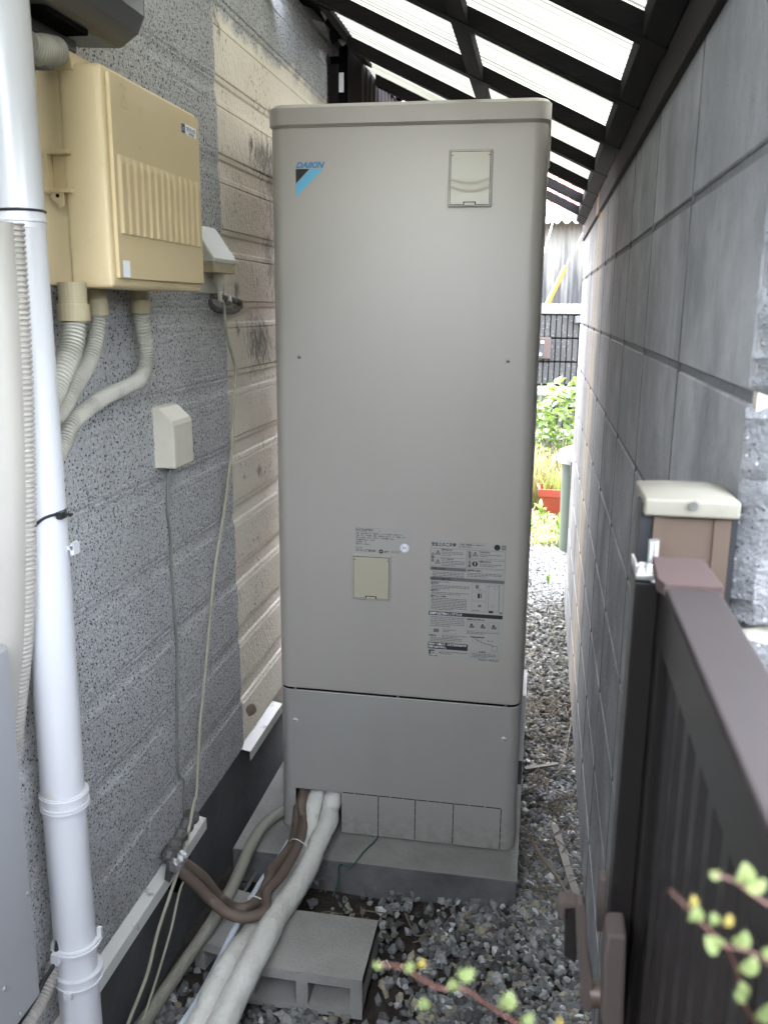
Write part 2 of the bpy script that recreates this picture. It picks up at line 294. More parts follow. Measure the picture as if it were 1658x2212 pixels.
# ------------------------------------------------------------------ builders
class B:
    """collects geometry for ONE mesh object"""
    def __init__(s): s.v = []; s.f = []; s.mi = []; s.mats = []; s.cur = 0
    def mat(s, m):
        if m not in s.mats: s.mats.append(m)
        s.cur = s.mats.index(m); return s
    def add(s, vs, fs):
        o = len(s.v); s.v += [tuple(x) for x in vs]
        for f in fs: s.f.append([i+o for i in f]); s.mi.append(s.cur)
        return s
    def box(s, a, b):
        x0, y0, z0 = a; x1, y1, z1 = b
        return s.add([(x0,y0,z0),(x1,y0,z0),(x1,y1,z0),(x0,y1,z0),(x0,y0,z1),(x1,y0,z1),(x1,y1,z1),(x0,y1,z1)],
              [(0,3,2,1),(4,5,6,7),(0,1,5,4),(1,2,6,5),(2,3,7,6),(3,0,4,7)])
    def hexa(s, p): return s.add(p, [(0,3,2,1),(4,5,6,7),(0,1,5,4),(1,2,6,5),(2,3,7,6),(3,0,4,7)])
    def prism(s, poly, fn0, fn1):
        n = len(poly); vs = [fn0(p) for p in poly]+[fn1(p) for p in poly]
        return s.add(vs, [tuple(range(n))[::-1], tuple(range(n, 2*n))]+[(i, (i+1) % n, n+(i+1) % n, n+i) for i in range(n)])
    def tube(s, pts, r, seg=10, cap=True, rf=None):
        pts = [Vector(p) for p in pts]; n = len(pts); up = None; rings = []
        for i, p in enumerate(pts):
            t = (pts[min(i+1, n-1)]-pts[max(i-1, 0)]).normalized()
            if up is None:
                up = Vector((0, 0, 1)) if abs(t.z) < .9 else Vector((1, 0, 0))
            a = (up - t*up.dot(t)).normalized(); b = t.cross(a); up = a
            rr = rf(i) if rf else r
            rings.append([p+(a*math.cos(2*math.pi*k/seg)+b*math.sin(2*math.pi*k/seg))*rr for k in range(seg)])
        vs = [q for R_ in rings for q in R_]; fs = []
        for i in range(n-1):
            for k in range(seg):
                k2 = (k+1) % seg; fs.append((i*seg+k, i*seg+k2, (i+1)*seg+k2, (i+1)*seg+k))
        if cap: fs += [tuple(range(seg))[::-1], tuple((n-1)*seg+k for k in range(seg))]
        return s.add(vs, fs)
    def quad3(s, a, b, c, d): return s.add([a, b, c, d], [(0, 1, 2, 3)])
    def build(s, name, mats=None, parent=None, smooth=False, bevel=0, seg=2, solid=0):
        me = bpy.data.meshes.new(name); me.from_pydata(s.v, [], s.f)
        ms = s.mats if s.mats else (mats if isinstance(mats, list) else [mats])
        if mats is not None and not s.mats: pass
        for q in ms: me.materials.append(q)
        me.polygons.foreach_set('material_index', s.mi)
        me.validate(); me.update()
        bm = bmesh.new(); bm.from_mesh(me); bmesh.ops.recalc_face_normals(bm, faces=bm.faces)
        if bevel:
            es = [e for e in bm.edges if len(e.link_faces) == 2 and e.calc_face_angle(0) > .6]
            bmesh.ops.bevel(bm, geom=es, offset=bevel, segments=seg, affect='EDGES', profile=.6, clamp_overlap=True)
        bm.to_mesh(me); bm.free()
        o = bpy.data.objects.new(name, me); C.objects.link(o)
        if smooth:
            me.polygons.foreach_set('use_smooth', [True]*len(me.polygons))
            try: me.set_sharp_from_angle(angle=math.radians(40))
            except Exception: pass
        if parent: o.parent = parent
        return o
def link(name, me, parent=None, loc=None):
    o = bpy.data.objects.new(name, me); C.objects.link(o)
    if parent: o.parent = parent
    if loc: o.location = loc
    return o
def tag(o, label, cat, group=None):
    o['label'] = label; o['category'] = cat
    if group: o['group'] = group
    return o
def thing(name, label, cat, group=None):
    o = bpy.data.objects.new(name, None); C.objects.link(o); o.empty_display_size = .05; return tag(o, label, cat, group)
def struct(o): o['kind'] = 'structure'; return o
def stuff(o): o['kind'] = 'stuff'; return o
def spline(pts, n=12):
    P = [Vector(p) for p in pts]; P = [P[0]*2-P[1]]+P+[P[-1]*2-P[-2]]; out = []
    for i in range(1, len(P)-2):
        a, b, c, d = P[i-1:i+3]
        for k in range(n):
            t = k/n; out.append(.5*((2*b)+(c-a)*t+(2*a-5*b+4*c-d)*t*t+(-a+3*b-3*c+d)*t**3))
    out.append(P[-2]); return out
def resample(pts, step):
    out = [pts[0]]; acc = 0
    for a, b in zip(pts[:-1], pts[1:]):
        L = (b-a).length
        while acc+L >= step:
            t = (step-acc)/L if L > 1e-9 else 1; a = a+(b-a)*t; out.append(a.copy()); L = (b-a).length; acc = 0
        acc += L
    return out
def ribbed(name, pts, r, pitch, depth, mat, parent=None, seg=16):
    q = resample(spline(pts, 24), pitch/4); b = B()
    prof = [1, 1, 1-depth, 1-depth]
    return b.mat(mat).tube(q, r, seg, rf=lambda i: r*prof[i % 4]).build(name, None, parent, smooth=True)
def text_mesh(body, size, bold=0., shear=0.):
    c = bpy.data.curves.new('lettering', 'FONT'); c.body = body; c.size = size; c.offset = bold; c.shear = shear; c.resolution_u = 2
    o = bpy.data.objects.new('lettering', c); C.objects.link(o); me = bpy.data.meshes.new_from_object(o)
    v = [tuple(x.co) for x in me.vertices]; f = [tuple(p.vertices) for p in me.polygons]
    bpy.data.objects.remove(o); bpy.data.curves.remove(c); bpy.data.meshes.remove(me); return v, f
def put_text(b, body, size, fn, width=None, bold=0., shear=0., xs=1.):
    v, f = text_mesh(body, size, bold, shear)
    if not v: return
    if width:
        w = max(p[0] for p in v)-min(p[0] for p in v); xs = width/w; x0 = min(p[0] for p in v)
        v = [((p[0]-x0), p[1], 0) for p in v]
    b.add([fn(p[0]*xs, p[1]) for p in v], f)

# ================================================================== SETTING
GZ = -.08
def ground():
    b = B(); n = 90
    xs = np.concatenate([np.linspace(-40, -1.0, 8), np.linspace(-.8, 3, 60), np.linspace(3.5, 40, 8)])
    ys = np.concatenate([np.linspace(-30, -3, 6), np.linspace(-2.8, 8, 110), np.linspace(9, 80, 10)])
    vs = [(x, y, GZ-.012+(.014*mnoise.noise(Vector((x*5, y*5, 0))) if -1 < x < 3 and -3 < y < 8 else 0)) for y in ys for x in xs]
    nx = len(xs); fs = [(j*nx+i, j*nx+i+1, (j+1)*nx+i+1, (j+1)*nx+i) for j in range(len(ys)-1) for i in range(nx-1)]
    return struct(b.mat(M_SOIL).add(vs, fs).build('ground', None, smooth=True))
ground()
# ---- gravel: one mesh of crushed stones
ico = bmesh.new(); bmesh.ops.create_icosphere(ico, subdivisions=1, radius=1)
IV = np.array([v.co[:] for v in ico.verts]); IFc = np.array([[v.index for v in f.verts] for f in ico.faces]); ico.free()
def gravel(name, n, area, dens, smin, smax, z0, layers, tones):
    xs, ys = area
    px = RNG.uniform(xs[0], xs[1], n*3); py = RNG.uniform(ys[0], ys[1], n*3)
    keep = np.array([RNG.random() < dens(x, y) for x, y in zip(px, py)]); px, py = px[keep][:n], py[keep][:n]; n = len(px)
    r = smin+(smax-smin)*RNG.random(n)**2.2
    pz = z0+RNG.random(n)*layers-.3*r
    V = np.repeat(IV[None], n, 0)*(1+RNG.uniform(-.32, .32, (n, 12, 1)))
    V *= np.stack([RNG.uniform(.7, 1.3, n), RNG.uniform(.6, 1.1, n), RNG.uniform(.45, .85, n)], 1)[:, None]
    a = RNG.uniform(0, 6.28, (n, 3)); ca, sa = np.cos(a), np.sin(a)
    for (i, j, k) in ((0, 1, 0), (1, 2, 1), (0, 2, 2)):
        s_ = .35 if k else 1; c, s = np.cos(a[:, k]*s_), np.sin(a[:, k]*s_)
        vi, vj = V[..., i].copy(), V[..., j].copy(); V[..., i] = c[:, None]*vi-s[:, None]*vj; V[..., j] = s[:, None]*vi+c[:, None]*vj
    V = V*r[:, None, None]+np.stack([px, py, pz], 1)[:, None]
    F = IFc[None]+(np.arange(n)*12)[:, None, None]
    me = bpy.data.meshes.new(name); me.vertices.add(n*12); me.vertices.foreach_set('co', V.astype(np.float32).ravel())
    nf = n*20; me.loops.add(nf*3); me.loops.foreach_set('vertex_index', F.astype(np.int32).ravel())
    me.polygons.add(nf); me.polygons.foreach_set('loop_start', np.arange(0, nf*3, 3, dtype=np.int32))
    me.polygons.foreach_set('loop_total', np.full(nf, 3, dtype=np.int32)); me.update()
    t = np.array(tones); idx = RNG.choice(len(t), n, p=[q[3] for q in tones]); col = t[idx, :3]*(RNG.uniform(.65, 1.35, n))[:, None]
    ca_ = np.ones((n, 12, 4), np.float32); ca_[..., :3] = col[:, None]
    at = me.attributes.new('tone', 'FLOAT_COLOR', 'POINT'); at.data.foreach_set('color', ca_.ravel())
    me.materials.append(M_STONE); me.polygons.foreach_set('use_smooth', [False]*nf)
    return stuff(link(name, me))
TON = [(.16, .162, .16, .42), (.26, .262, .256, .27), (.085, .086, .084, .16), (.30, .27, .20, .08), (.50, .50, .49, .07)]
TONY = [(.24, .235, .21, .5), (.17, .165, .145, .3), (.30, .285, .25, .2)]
def dens(x, y):
    d = 1.
    if x < .55 and -.62 < y < -.1: d = .10+.9*max(0, (x-.42)/.13) if x > .42 else .10
    if x < .3 and y < -.55: d = .45
    if x < .62 and y > -.1: d = 0
    if mnoise.noise(Vector((x*4.2+4, y*4.2, 1))) > .12: d *= .35
    return d
g1 = gravel('gravel', 15000, ((-.1, .825), (-1.25, .75)), dens, .007, .0175, GZ+.0, .014, TON)
tag(g1, 'grey crushed stone covering the alley floor around the pad', 'gravel'); del g1['category']
g2 = gravel('gravel', 13000, ((.45, .95), (.7, 3.32)), lambda x, y: 1 if mnoise.noise(Vector((x*3, y*3, 5))) < .3 else .6, .009, .018, GZ, .012, [(a*.6, b_*.59, c_*.56, p) for a, b_, c_, p in TON])  # tones scaled darker: shade of the far passage put into the stone colour
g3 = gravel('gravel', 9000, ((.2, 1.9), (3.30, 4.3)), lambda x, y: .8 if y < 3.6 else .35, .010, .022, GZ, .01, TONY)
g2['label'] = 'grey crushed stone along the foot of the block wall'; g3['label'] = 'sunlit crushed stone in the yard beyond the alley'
g1['label'] = 'grey crushed stone around the concrete pad'

# ================================================================== HOUSE WALL (left)
XL = -.12
hw = thing('house_wall', 'house side wall of grooved siding, grey speckled coat with a bare cream section behind the tank', 'wall')
b = B(); b.box((-4, -2.3, GZ-.05), (XL-.02, 3.68, 5.2)); b.mat(M_RED); b.mi = [0]*len(b.f); b.build('wall_body', M_RED, hw)
H = .168; Z0 = .205
def profile(x, ox=0):
    return [(-.0065, 0), (-.0065, .003), (-.0025, .008), (-.0015, .017), (-.005, .0185), (-.0005, .021), (0, .024), (0, .118),
            (-.0005, .121), (-.005, .1235), (-.0015, .125), (-.0025, .134), (-.0065, .139), (-.0065, H)]
def gprofile(): return [(.0015, 0), (.0005, .004), (.003, .010), (.0035, .016), (.0026, .020), (.0035, .024), (.0035, .116), (.0024, .121), (.0035, .126), (.003, .134), (.0005, .139), (-.001, .150), (-.001, .160), (.0015, H)]
mg = mc = None
for k in range(14):
    z = Z0+k*H; yb0 = -.036*(z+H/2)+.05
    if mg is None:
        b = B(); b.mat(M_SIDE).prism([(-.025, 0)]+gprofile()+[(-.025, H)], lambda p: (p[0], -2.28, p[1]), lambda p: (p[0], 0, p[1])); o = b.build('coated_siding_board', None, hw); mg = o.data
        b = B(); b.mat(M_SIDE).prism([(-.025, 0)]+profile(0)+[(-.025, H)], lambda p: (p[0], 0, p[1]), lambda p: (p[0], 2.85, p[1])); o2 = b.build('cream_siding_board', None, hw); mc = o2.data
    else: o = link('coated_siding_board', mg, hw); o2 = link('cream_siding_board', mc, hw)
    o.location = (XL, yb0, z+.0005); o2.location = (XL, yb0+.0005, z+.0005)
b = B(); b.mat(M_FOUND).box((XL-.03, -2.3, GZ-.06), (XL-.012, 2.95, Z0-.01)); b.build('foundation', None, hw)
def flashing(y0, y1, mat, nm='base_flashing'):
    b = B(); prof = [(-.012, 0.003), (.022, -.004), (.022, -.032), (.020, -.032), (.020, -.006), (-.012, .001)]
    b.mat(mat).prism(prof, lambda p: (XL+p[0]+.004, y0, Z0+.0+p[1]), lambda p: (XL+p[0]+.004, y1, Z0+p[1])); return b.build(nm, None, hw)
flashing(-2.2, -.30, M_FLASH); flashing(.03, .335, M_FLASH); flashing(.335, 2.9, M_FLASHD)
# torn flap of siding coat by the pipe hole
def flap(pts, th, name, mat):
    n = len(pts); v = [Vector(p) for p in pts]+[Vector(p)-Vector((th, 0, 0)) for p in pts]
    b = B(); b.mat(mat).add(v, [tuple(range(n)), tuple(range(n, 2*n))[::-1]]+[(i, (i+1) % n, n+(i+1) % n, n+i) for i in range(n)]); return b.build(name, None, hw)
Z6 = lambda x, y: ((x*.6936)/1.7877, (3000+y*.6936)/1.7877)
Z5 = lambda x, y: ((x*.6936)/1.7877, (2100+y*.6936)/1.7877)
Z4 = lambda x, y: ((x*.6936)/1.7877, (1000+y*.6936)/1.7877)
Z1 = lambda x, y: ((x*.6634)/1.7877, (y*.6634)/1.7877)
Z2 = lambda x, y: ((1000+x*.6634)/1.7877, (y*.6634)/1.7877)
Z3 = lambda x, y: ((1900+x*.6418)/1.7877, (y*.6418)/1.7877)
Z7 = lambda x, y: ((1000+x*.7238)/1.7877, (2600+y*.7238)/1.7877)
Z8 = lambda x, y: ((1900+x*.6418)/1.7877, (2600+y*.6418)/1.7877)
ZG = lambda x, y: ((2300+x*.4295)/1.7877, (1750+y*.4295)/1.7877)
ZH = lambda x, y: ((1900+x*.3618)/1.7877, (700+y*.3618)/1.7877)
ZY = lambda x, y: ((1900+x*.4068)/1.7877, (1400+y*.4068)/1.7877)
flap([onX(*Z6(x, y), XL+.012) for x, y in [(838, 245), (1008, 35), (1018, 200), (1000, 300), (915, 390), (860, 470), (848, 470)]], .006, 'torn_siding_flap', M_SIDE)
# pipe hole behind tape
b = B(); c = onX(*Z6(985, 450), XL-.004); b.mat(M_DARK).prism([(math.cos(a)*.055, math.sin(a)*.08) for a in np.linspace(0, 6.2, 14)], lambda p: (XL+.006, c.y+p[0], c.z+p[1]), lambda p: (XL-.01, c.y+p[0], c.z+p[1])); b.build('pipe_hole', None, hw)
# ================================================================== ROOF
rf = thing('lean_to_roof', 'lean-to roof of dark wooden rafters under translucent corrugated sheets', 'roof')
SL = .482
def rz(x): return 1.77+SL*(.78-x)
ra = None; farset = False
for i, yf in enumerate([-2.35, -1.91, -1.47, -1.03, -.59, -.18, .26, .72, 1.17, 1.56, 1.97]):
    if yf > .3 and ra is not None and not farset: ra = None; farset = True
    b = B(); x0, x1 = (.035 if yf > .3 else XL+.025), .80; y0 = -.042
    b.mat(M_WOOD).hexa([(x0, y0, rz(x0)), (x1, y0, rz(x1)), (x1, 0, rz(x1)), (x0, 0, rz(x0)), (x0, y0, rz(x0)+.036), (x1, y0, rz(x1)+.036), (x1, 0, rz(x1)+.036), (x0, 0, rz(x0)+.036)])
    if ra is None: o = b.build('rafter', None, rf, bevel=.002); ra = o.data
    else: o = link('rafter', ra, rf)
    o.location = (0, yf, 0)
for nm, x0, x1, dz0, dz1, y1 in (('purlin', .43, .468, .002, .034, 1.96), ('ledger_board', .004, .040, .032, .09, 1.04), ('near_ledger_board', XL+.001, XL+.024, .0, .036, .44), ('wall_beam', .762, .797, .0015, .04, 2.25)):
    b = B(); y0 = .45 if nm == 'ledger_board' else -2.42
    b.mat(M_WOOD).hexa([(x0, y0, rz(x0)+dz0-(.0)), (x1, y0, rz(x1)+dz0), (x1, y1, rz(x1)+dz0), (x0, y1, rz(x0)+dz0), (x0, y0, rz(x0)+dz1), (x1, y0, rz(x1)+dz1), (x1, y1, rz(x1)+dz1), (x0, y1, rz(x0)+dz1)])
    b.build(nm.replace('near_', ''), None, rf, bevel=.002)
b = B(); b.mat(M_FASC).box((.799, -2.42, 1.702), (.8125, 2.36, 1.80)); b.build('fascia_board', None, rf, bevel=.002)
def sheet(y0, y1, dz, x0=.0, x1=.86):
    n = int((y1-y0)/.004); ys = np.linspace(y0, y1, n); nx = 10; xs = np.linspace(x0, x1, nx)
    vs = [(x, y, rz(x)+.0365+.005+dz+.0045*math.sin(2*math.pi*y/.032)) for y in ys for x in xs]
    fs = [(j*nx+i, j*nx+i+1, (j+1)*nx+i+1, (j+1)*nx+i) for j in range(n-1) for i in range(nx-1)]
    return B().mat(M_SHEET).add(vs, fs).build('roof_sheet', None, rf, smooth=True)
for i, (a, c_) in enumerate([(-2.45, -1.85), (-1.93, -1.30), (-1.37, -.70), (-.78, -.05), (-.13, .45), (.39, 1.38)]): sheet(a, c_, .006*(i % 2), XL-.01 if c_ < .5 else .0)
b = B(); b.mat(M_WOOD).hexa([(XL-.01, .45, 2.275), (.012, .45, 2.262), (.012, 1.9, 2.262), (XL-.01, 1.9, 2.275), (XL-.01, .45, 2.33), (.012, .45, 2.30), (.012, 1.9, 2.30), (XL-.01, 1.9, 2.33)]); b.build('soffit_board', None, rf)
ZC = lambda x, y: ((1100+x*.3619)/1.7877, (y*.3619)/1.7877)
b = B(); b.mat(M_WOOD).box((.004, .45, 2.185), (.0115, 1.05, 2.262)); b.box((.004, 1.0505, 2.239), (.0115, 1.9, 2.262)); b.box((XL, 1.895, 2.20), (.003, 1.905, 2.262)); b.build('sky_leak_filler', None, rf)  # added strips that stop sky light leaking past the soffit
M_TORN = plain('torn_grey_film', (.30, .29, .28), .5, grime=.6, gs=40, bump=.01)
def torn(pts, X0, nm='torn_flashing_film', mt_=None):
    P = [onX(*ZC(*q), X0+.012*math.sin(i*2.3)) for i, q in enumerate(pts)]; c_ = sum(P, Vector())/len(P)+Vector((.02, 0, 0))
    B().mat(mt_ or M_TORN).add([tuple(c_)]+[tuple(p) for p in P], [(0, i+1, (i+1) % len(P)+1) for i in range(len(P))]).build(nm, None, rf)
torn([(380, 130), (410, 30), (450, 90), (450, 190), (430, 230)], -.07)
torn([(450, 130), (520, 190), (560, 160), (600, 270), (625, 390), (600, 390), (540, 300), (500, 220), (460, 200)], -.05)
torn([(130, 30), (300, 100), (420, 260), (490, 330), (480, 440), (380, 350), (270, 200)], -.085, mt_=M_GTAPE)
torn([(560, 420), (618, 400), (620, 500), (590, 470)], -.06)
torn([(450, 300), (520, 350), (600, 500), (560, 530), (500, 470)], -.08, mt_=M_WOOD)
# ---- shutter box
sb = thing('shutter_box', 'dark brown ribbed metal shutter box on the far end of the house wall', 'shutter')
y0 = 1.07; XF = 0.0; ztop = 2.236
b = B(); b.mat(M_SHUT).box((XL+.004, y0, 1.2), (-.082, y0+.02, ztop-.05)); b.build('guide_rail', None, sb, bevel=.002)
b = B(); b.mat(M_DARK).box((-.082, y0+.012, 1.2), (-.050, y0+.03, ztop-.01)); b.build('slot', None, sb)
b = B(); b.mat(M_SHUT).box((-.050, y0, 1.2), (XF, y0+.03, ztop)); b.build('corner_frame', None, sb, bevel=.002)
b = B(); b.mat(M_DARK).box((XL+.004, y0+.03, 1.2), (XF-.012, 1.745, ztop-.02)); b.build('box_body', None, sb)
b = B(); b.mat(M_SHUT).box((XF-.012, y0+.03, ztop-.022), (XF+.003, 1.75, ztop)); b.build('top_frame', None, sb)
b = B(); b.mat(M_WHITE2); p = onY(*Z2(512, 480), y0+.01); b.box((-.080, y0+.004, p.z-.03), (-.064, y0+.011, p.z+.03)); b.build('paper_tag', M_PAPER, sb)
ribm = None
for k in range(9):
    yy = y0+.045+k*.0775
    if ribm is None:
        b = B(); b.mat(M_SHUT).prism([(0, 0), (0, .050), (.009, .054), (.009, .070), (0, .074), (0, .077), (-.004, .077), (-.004, 0)], lambda p: (p[0], p[1], 1.2), lambda p: (p[0], p[1], ztop-.022)); o = b.build('rib_panel', None, sb); ribm = o.data
    else: o = link('rib_panel', ribm, sb)
    o.location = (XF-.011, yy, 0)

# ================================================================== RIGHT BLOCK WALL
bw = thing('block_wall', 'tall grey concrete block wall with stack-bond joints on the right of the alley', 'wall')
XR = .81; BL, BH, JT = .405, .2, .010
ys0 = -1.315
b = B(); b.mat(M_MORT).box((XR+.0075, ys0+.006, GZ-.08), (XR+.11, 2.338, 1.716)); b.build('mortar_core', None, bw)
M_BED = plain('bed_mortar', (.13, .13, .132), .95, grime=.6, bump=.003)
for k in range(9):
    b = B(); z_ = 1.722-.2*(k+1); b.mat(M_BED).box((XR+.0035, ys0+.004, z_-.0045), (XR+.006, 2.337, z_+.0045)); b.build('bed_joint', None, bw)
for k in range(1, 9):
    b = B(); y_ = ys0+k*.405; b.mat(M_MORT).box((XR-.0002, y_-.0036, GZ-.08), (XR+.0030, y_+.0036, 1.712)); b.build('head_joint', None, bw)
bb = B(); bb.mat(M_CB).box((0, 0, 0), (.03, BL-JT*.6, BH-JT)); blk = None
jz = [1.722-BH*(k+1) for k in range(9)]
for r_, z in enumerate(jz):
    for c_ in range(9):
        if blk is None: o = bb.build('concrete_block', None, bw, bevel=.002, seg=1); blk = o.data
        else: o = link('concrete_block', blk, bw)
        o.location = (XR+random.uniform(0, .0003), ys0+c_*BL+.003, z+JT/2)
# near end: rough faces with cream mortar between
b = B(); b.mat(M_CMORT).box((XR+.004, ys0-.012, GZ-.08), (XR+.18, ys0+.004, 1.70)); b.build('cream_mortar_bed', None, bw)
for z in jz:
    b = B(); zt, zb = z+BH-.006, z+.006; n = 12; m_ = 26; vs = []
    for j in range(m_+1):
        for i in range(n+1):
            x = XR-.002+(.19)*i/n; zz = zb+(zt-zb)*j/m_
            e = min(i, n-i, j, m_-j) == 0
            vs.append((x+(random.uniform(-.004, .004) if i == 0 else 0), ys0-(.012 if e else .026)+random.uniform(-.003, .003), zz+(random.uniform(-.003, .003) if e else 0)))
    fs = [(j*(n+1)+i, j*(n+1)+i+1, (j+1)*(n+1)+i+1, (j+1)*(n+1)+i) for j in range(m_) for i in range(n)]
    b.mat(M_ROUGH).add(vs, fs).build('rough_end_face', None, bw, smooth=True)

# ================================================================== PAD, TANK
b = B(); b.mat(M_PAD).box((-.10, -.118, GZ-.05), (.642, .83, -.002)); b.box((-.10, -.118, GZ-.05), (.642, .83, -.002)) if False else None
o = b.build('concrete_pad', None, bevel=.004, seg=2)
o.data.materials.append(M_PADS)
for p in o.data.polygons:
    if abs(p.normal.z) < .5: p.material_index = 1  # side faces take the darker concrete
tag(o, 'flat grey concrete pad with darker sides under the water heater', 'slab')
tk = thing('water_heater', 'tall beige-grey storage water heater with rounded corners standing on the concrete pad', 'water heater')
def rrect(x0, y0, x1, y1, r, n=10):
    out = []
    for cx, cy, a0 in ((x1-r, y1-r, 0), (x0+r, y1-r, 90), (x0+r, y0+r, 180), (x1-r, y0+r, 270)):
        for k in range(n+1):
            a = math.radians(a0+90*k/n); out.append((cx+r*math.cos(a), cy+r*math.sin(a)))
    return out
TW, TD = .63, .73
def shell(name, ring, z0, z1, mat, edge=.0015, top=True):
    b = B(); n = len(ring); cx = sum(p[0] for p in ring)/n; cyy = sum(p[1] for p in ring)/n
    lev = [(z0, edge), (z0+edge, 0), (z1-edge, 0), (z1, edge)]; vs = []
    for z, ins in lev:
        for x, y in ring: vs.append((x+(cx-x)*ins/.35, y+(cyy-y)*ins/.38, z))
    fs = [(l*n+i, l*n+(i+1) % n, (l+1)*n+(i+1) % n, (l+1)*n+i) for l in range(3) for i in range(n)]
    fs += [tuple(range(n))[::-1], tuple(range(3*n, 4*n))]
    return b.mat(mat).add(vs, fs).build(name, None, tk, smooth=True)
shell('body_panel', rrect(0, 0, TW, TD, .031, 12), .4155, 1.786, M_TANK)
shell('lid', rrect(-.005, -.005, TW+.005, TD+.005, .036, 12), 1.785, 1.836, M_TANK, .008)
# dark shell in the seam, shadow of the gap put into its colour
shell('seam_dark_fill', rrect(.004, .004, TW-.004, TD-.004, .029, 10), .40, .42, M_DARK)
# lower panel: shell with the cut-out at the left
ring = rrect(0, 0, TW, TD, .031, 22)
# resample ring so that the hole edges are vertices
hx0, hx1, hz = .041, .168, .123
pts = []
for i, p in enumerate(ring):
    q = ring[(i+1) % len(ring)]; pts.append(p)
    if abs(p[1]) < 1e-6 and abs(q[1]) < 1e-6 and q[0]-p[0] > .3:
        for x in (hx0, hx1): pts.append((x, 0))
b = B(); n = len(pts); vs = []; fs = []
zt = .4095
for (x, y) in pts: vs += [(x, y, .004), (x, y, hz), (x, y, zt-.002), (x+(.3-x)*.006, y+(.35-y)*.006, zt)]
for i in range(n):
    j = (i+1) % n; inh = pts[i][1] == 0 and pts[j][1] == 0 and pts[i][0] >= hx0-.001 and pts[j][0] <= hx1+.001
    for l in range(3):
        if l == 0 and inh: continue
        fs.append((i*4+l, j*4+l, j*4+l+1, i*4+l+1))
o = b.mat(M_TANK2).add(vs, fs).build('lower_panel', None, tk, smooth=False)
md = o.modifiers.new('thickness', 'SOLIDIFY'); md.thickness = .0016; md.offset = -1
lower = o
b = B(); b.mat(M_DARK).box((.02, .25, .0), (TW-.02, .7, .39)); b.build('dark_inner_core', None, tk)  # black box, shade of the interior behind the cut-out put into its colour
# knock-out slits
b = B(); b.mat(M_DARK)
def dash(p, q, n, t=.0011):
    p, q = Vector(p), Vector(q); d = (q-p)
    for k in range(n):
        a, c_ = p+d*((k+.03)/n), p+d*((k+.95)/n)
        if abs(d.x) > abs(d.z): b.box((a.x, -.0006, a.z-t), (c_.x, .001, a.z+t))
        else: b.box((a.x-t, -.0006, min(a.z, c_.z)), (a.x+t, .001, max(a.z, c_.z)))
kx = [.170, .268, .367, .468, .592]
for x0_, x1_ in zip(kx[:-1], kx[1:]): dash((x0_, 0, .124), (x1_, 0, .124), 3)
for x_ in kx[1:]: dash((x_, 0, .124), (x_, 0, .006), 5)
b.build('knockout_slits', None, lower)
# access doors
def adoor(x0, x1, z0, z1, dents):
    fr = B(); fr.mat(M_TANK).box((x0-.006, -.006, z0-.006), (x1+.006, .002, z1+.006)); f = fr.build('access_door_frame', None, tk, bevel=.004, seg=3)
    g = B(); g.mat(M_DARK).box((x0-.0012, -.0064, z0-.0012), (x1+.0012, -.004, z1+.0012)); g.build('door_gap', None, f)
    d = B(); d.mat(M_DOOR)
    n, m_ = 24, 34; vs = []
    for j in range(m_+1):
        for i in range(n+1):
            x = x0+(x1-x0)*i/n; z = z0+(z1-z0)*j/m_; dy = 0
            if dents:
                u = (x-x0)/(x1-x0)*2-1; zc = z0+(z1-z0)*(.36+.10*u*u)
                for off, amp in ((0, .0012), (-.009, .0012)): dy += amp*math.exp(-((z-zc-off)/.0028)**2)
            vs.append((x, -.0078-dy, z))
    d.add(vs, [(j*(n+1)+i, j*(n+1)+i+1, (j+1)*(n+1)+i+1, (j+1)*(n+1)+i) for j in range(m_) for i in range(n)])
    d.box((x0, -.0076, z0), (x1, -.004, z1)); dd_ = d.build('access_door', None, tk, smooth=True)
    l = B(); l.mat(M_DARK).box(((x0+x1)/2-.014, -.0082, z0-.001), ((x0+x1)/2+.014, -.005, z0+.0055)); l.build('latch_recess', None, dd_)
    l = B(); l.mat(M_DOOR).box(((x0+x1)/2-.0115, -.012, z0-.0035), ((x0+x1)/2+.0115, -.006, z0+.0035)); l.build('latch', None, dd_, bevel=.001)
    for xx in (x0-.001, x1+.001-.006):
        l = B(); l.mat(M_DARK).box((xx, -.0081, z1-.0075), (xx+.006, -.005, z1-.0065)); l.build('hinge_slot', None, dd_)
adoor(.421, .507, 1.617, 1.727, True); adoor(.202, .290, .678, .784, False)
def screw(x, z, r, y=0, slot=True, mat=M_SCREW, nm='screw'):
    b = B(); b.mat(mat); n = 14; vs = []; 
    for rr, yy in ((1, 0), (1, -.0015), (.7, -.0032), (.0, -.0038)):
        vs += [(x+r*rr*math.cos(2*math.pi*k/n), y+yy, z+r*rr*math.sin(2*math.pi*k/n)) for k in range(n)]
    b.add(vs, [(l*n+k, l*n+(k+1) % n, (l+1)*n+(k+1) % n, (l+1)*n+k) for l in range(3) for k in range(n)])
    if slot: b.mat(M_DARK); b.box((x-r*.7, y-.0042, z-.0006), (x+r*.7, y-.0025, z+.0006))
    return b.build(nm, None, tk, smooth=True)
for x, z in ((.066, 1.272), (.563, 1.272)):
    b = B(); b.mat(M_TANK2).tube([(x, .001, z), (x, -.0012, z)], .0075, 18); b.build('screw_dimple', None, tk)
    screw(x, z, .0042, -.001)
for x in (.044, .317, .592): screw(x, .4135, .0034, -.001, False)
for x, z in ((.043, .322), (.591, .321)): screw(x, z, .0072, 0, True, M_WSCREW, 'panel_screw')
for z in (1.70, 1.60, 1.52, 1.32, 1.05):
    b = B(); b.mat(M_SCREW).tube([(TW-.001, .06, z), (TW+.003, .06, z)], .004, 10); b.build('side_screw', None, tk)
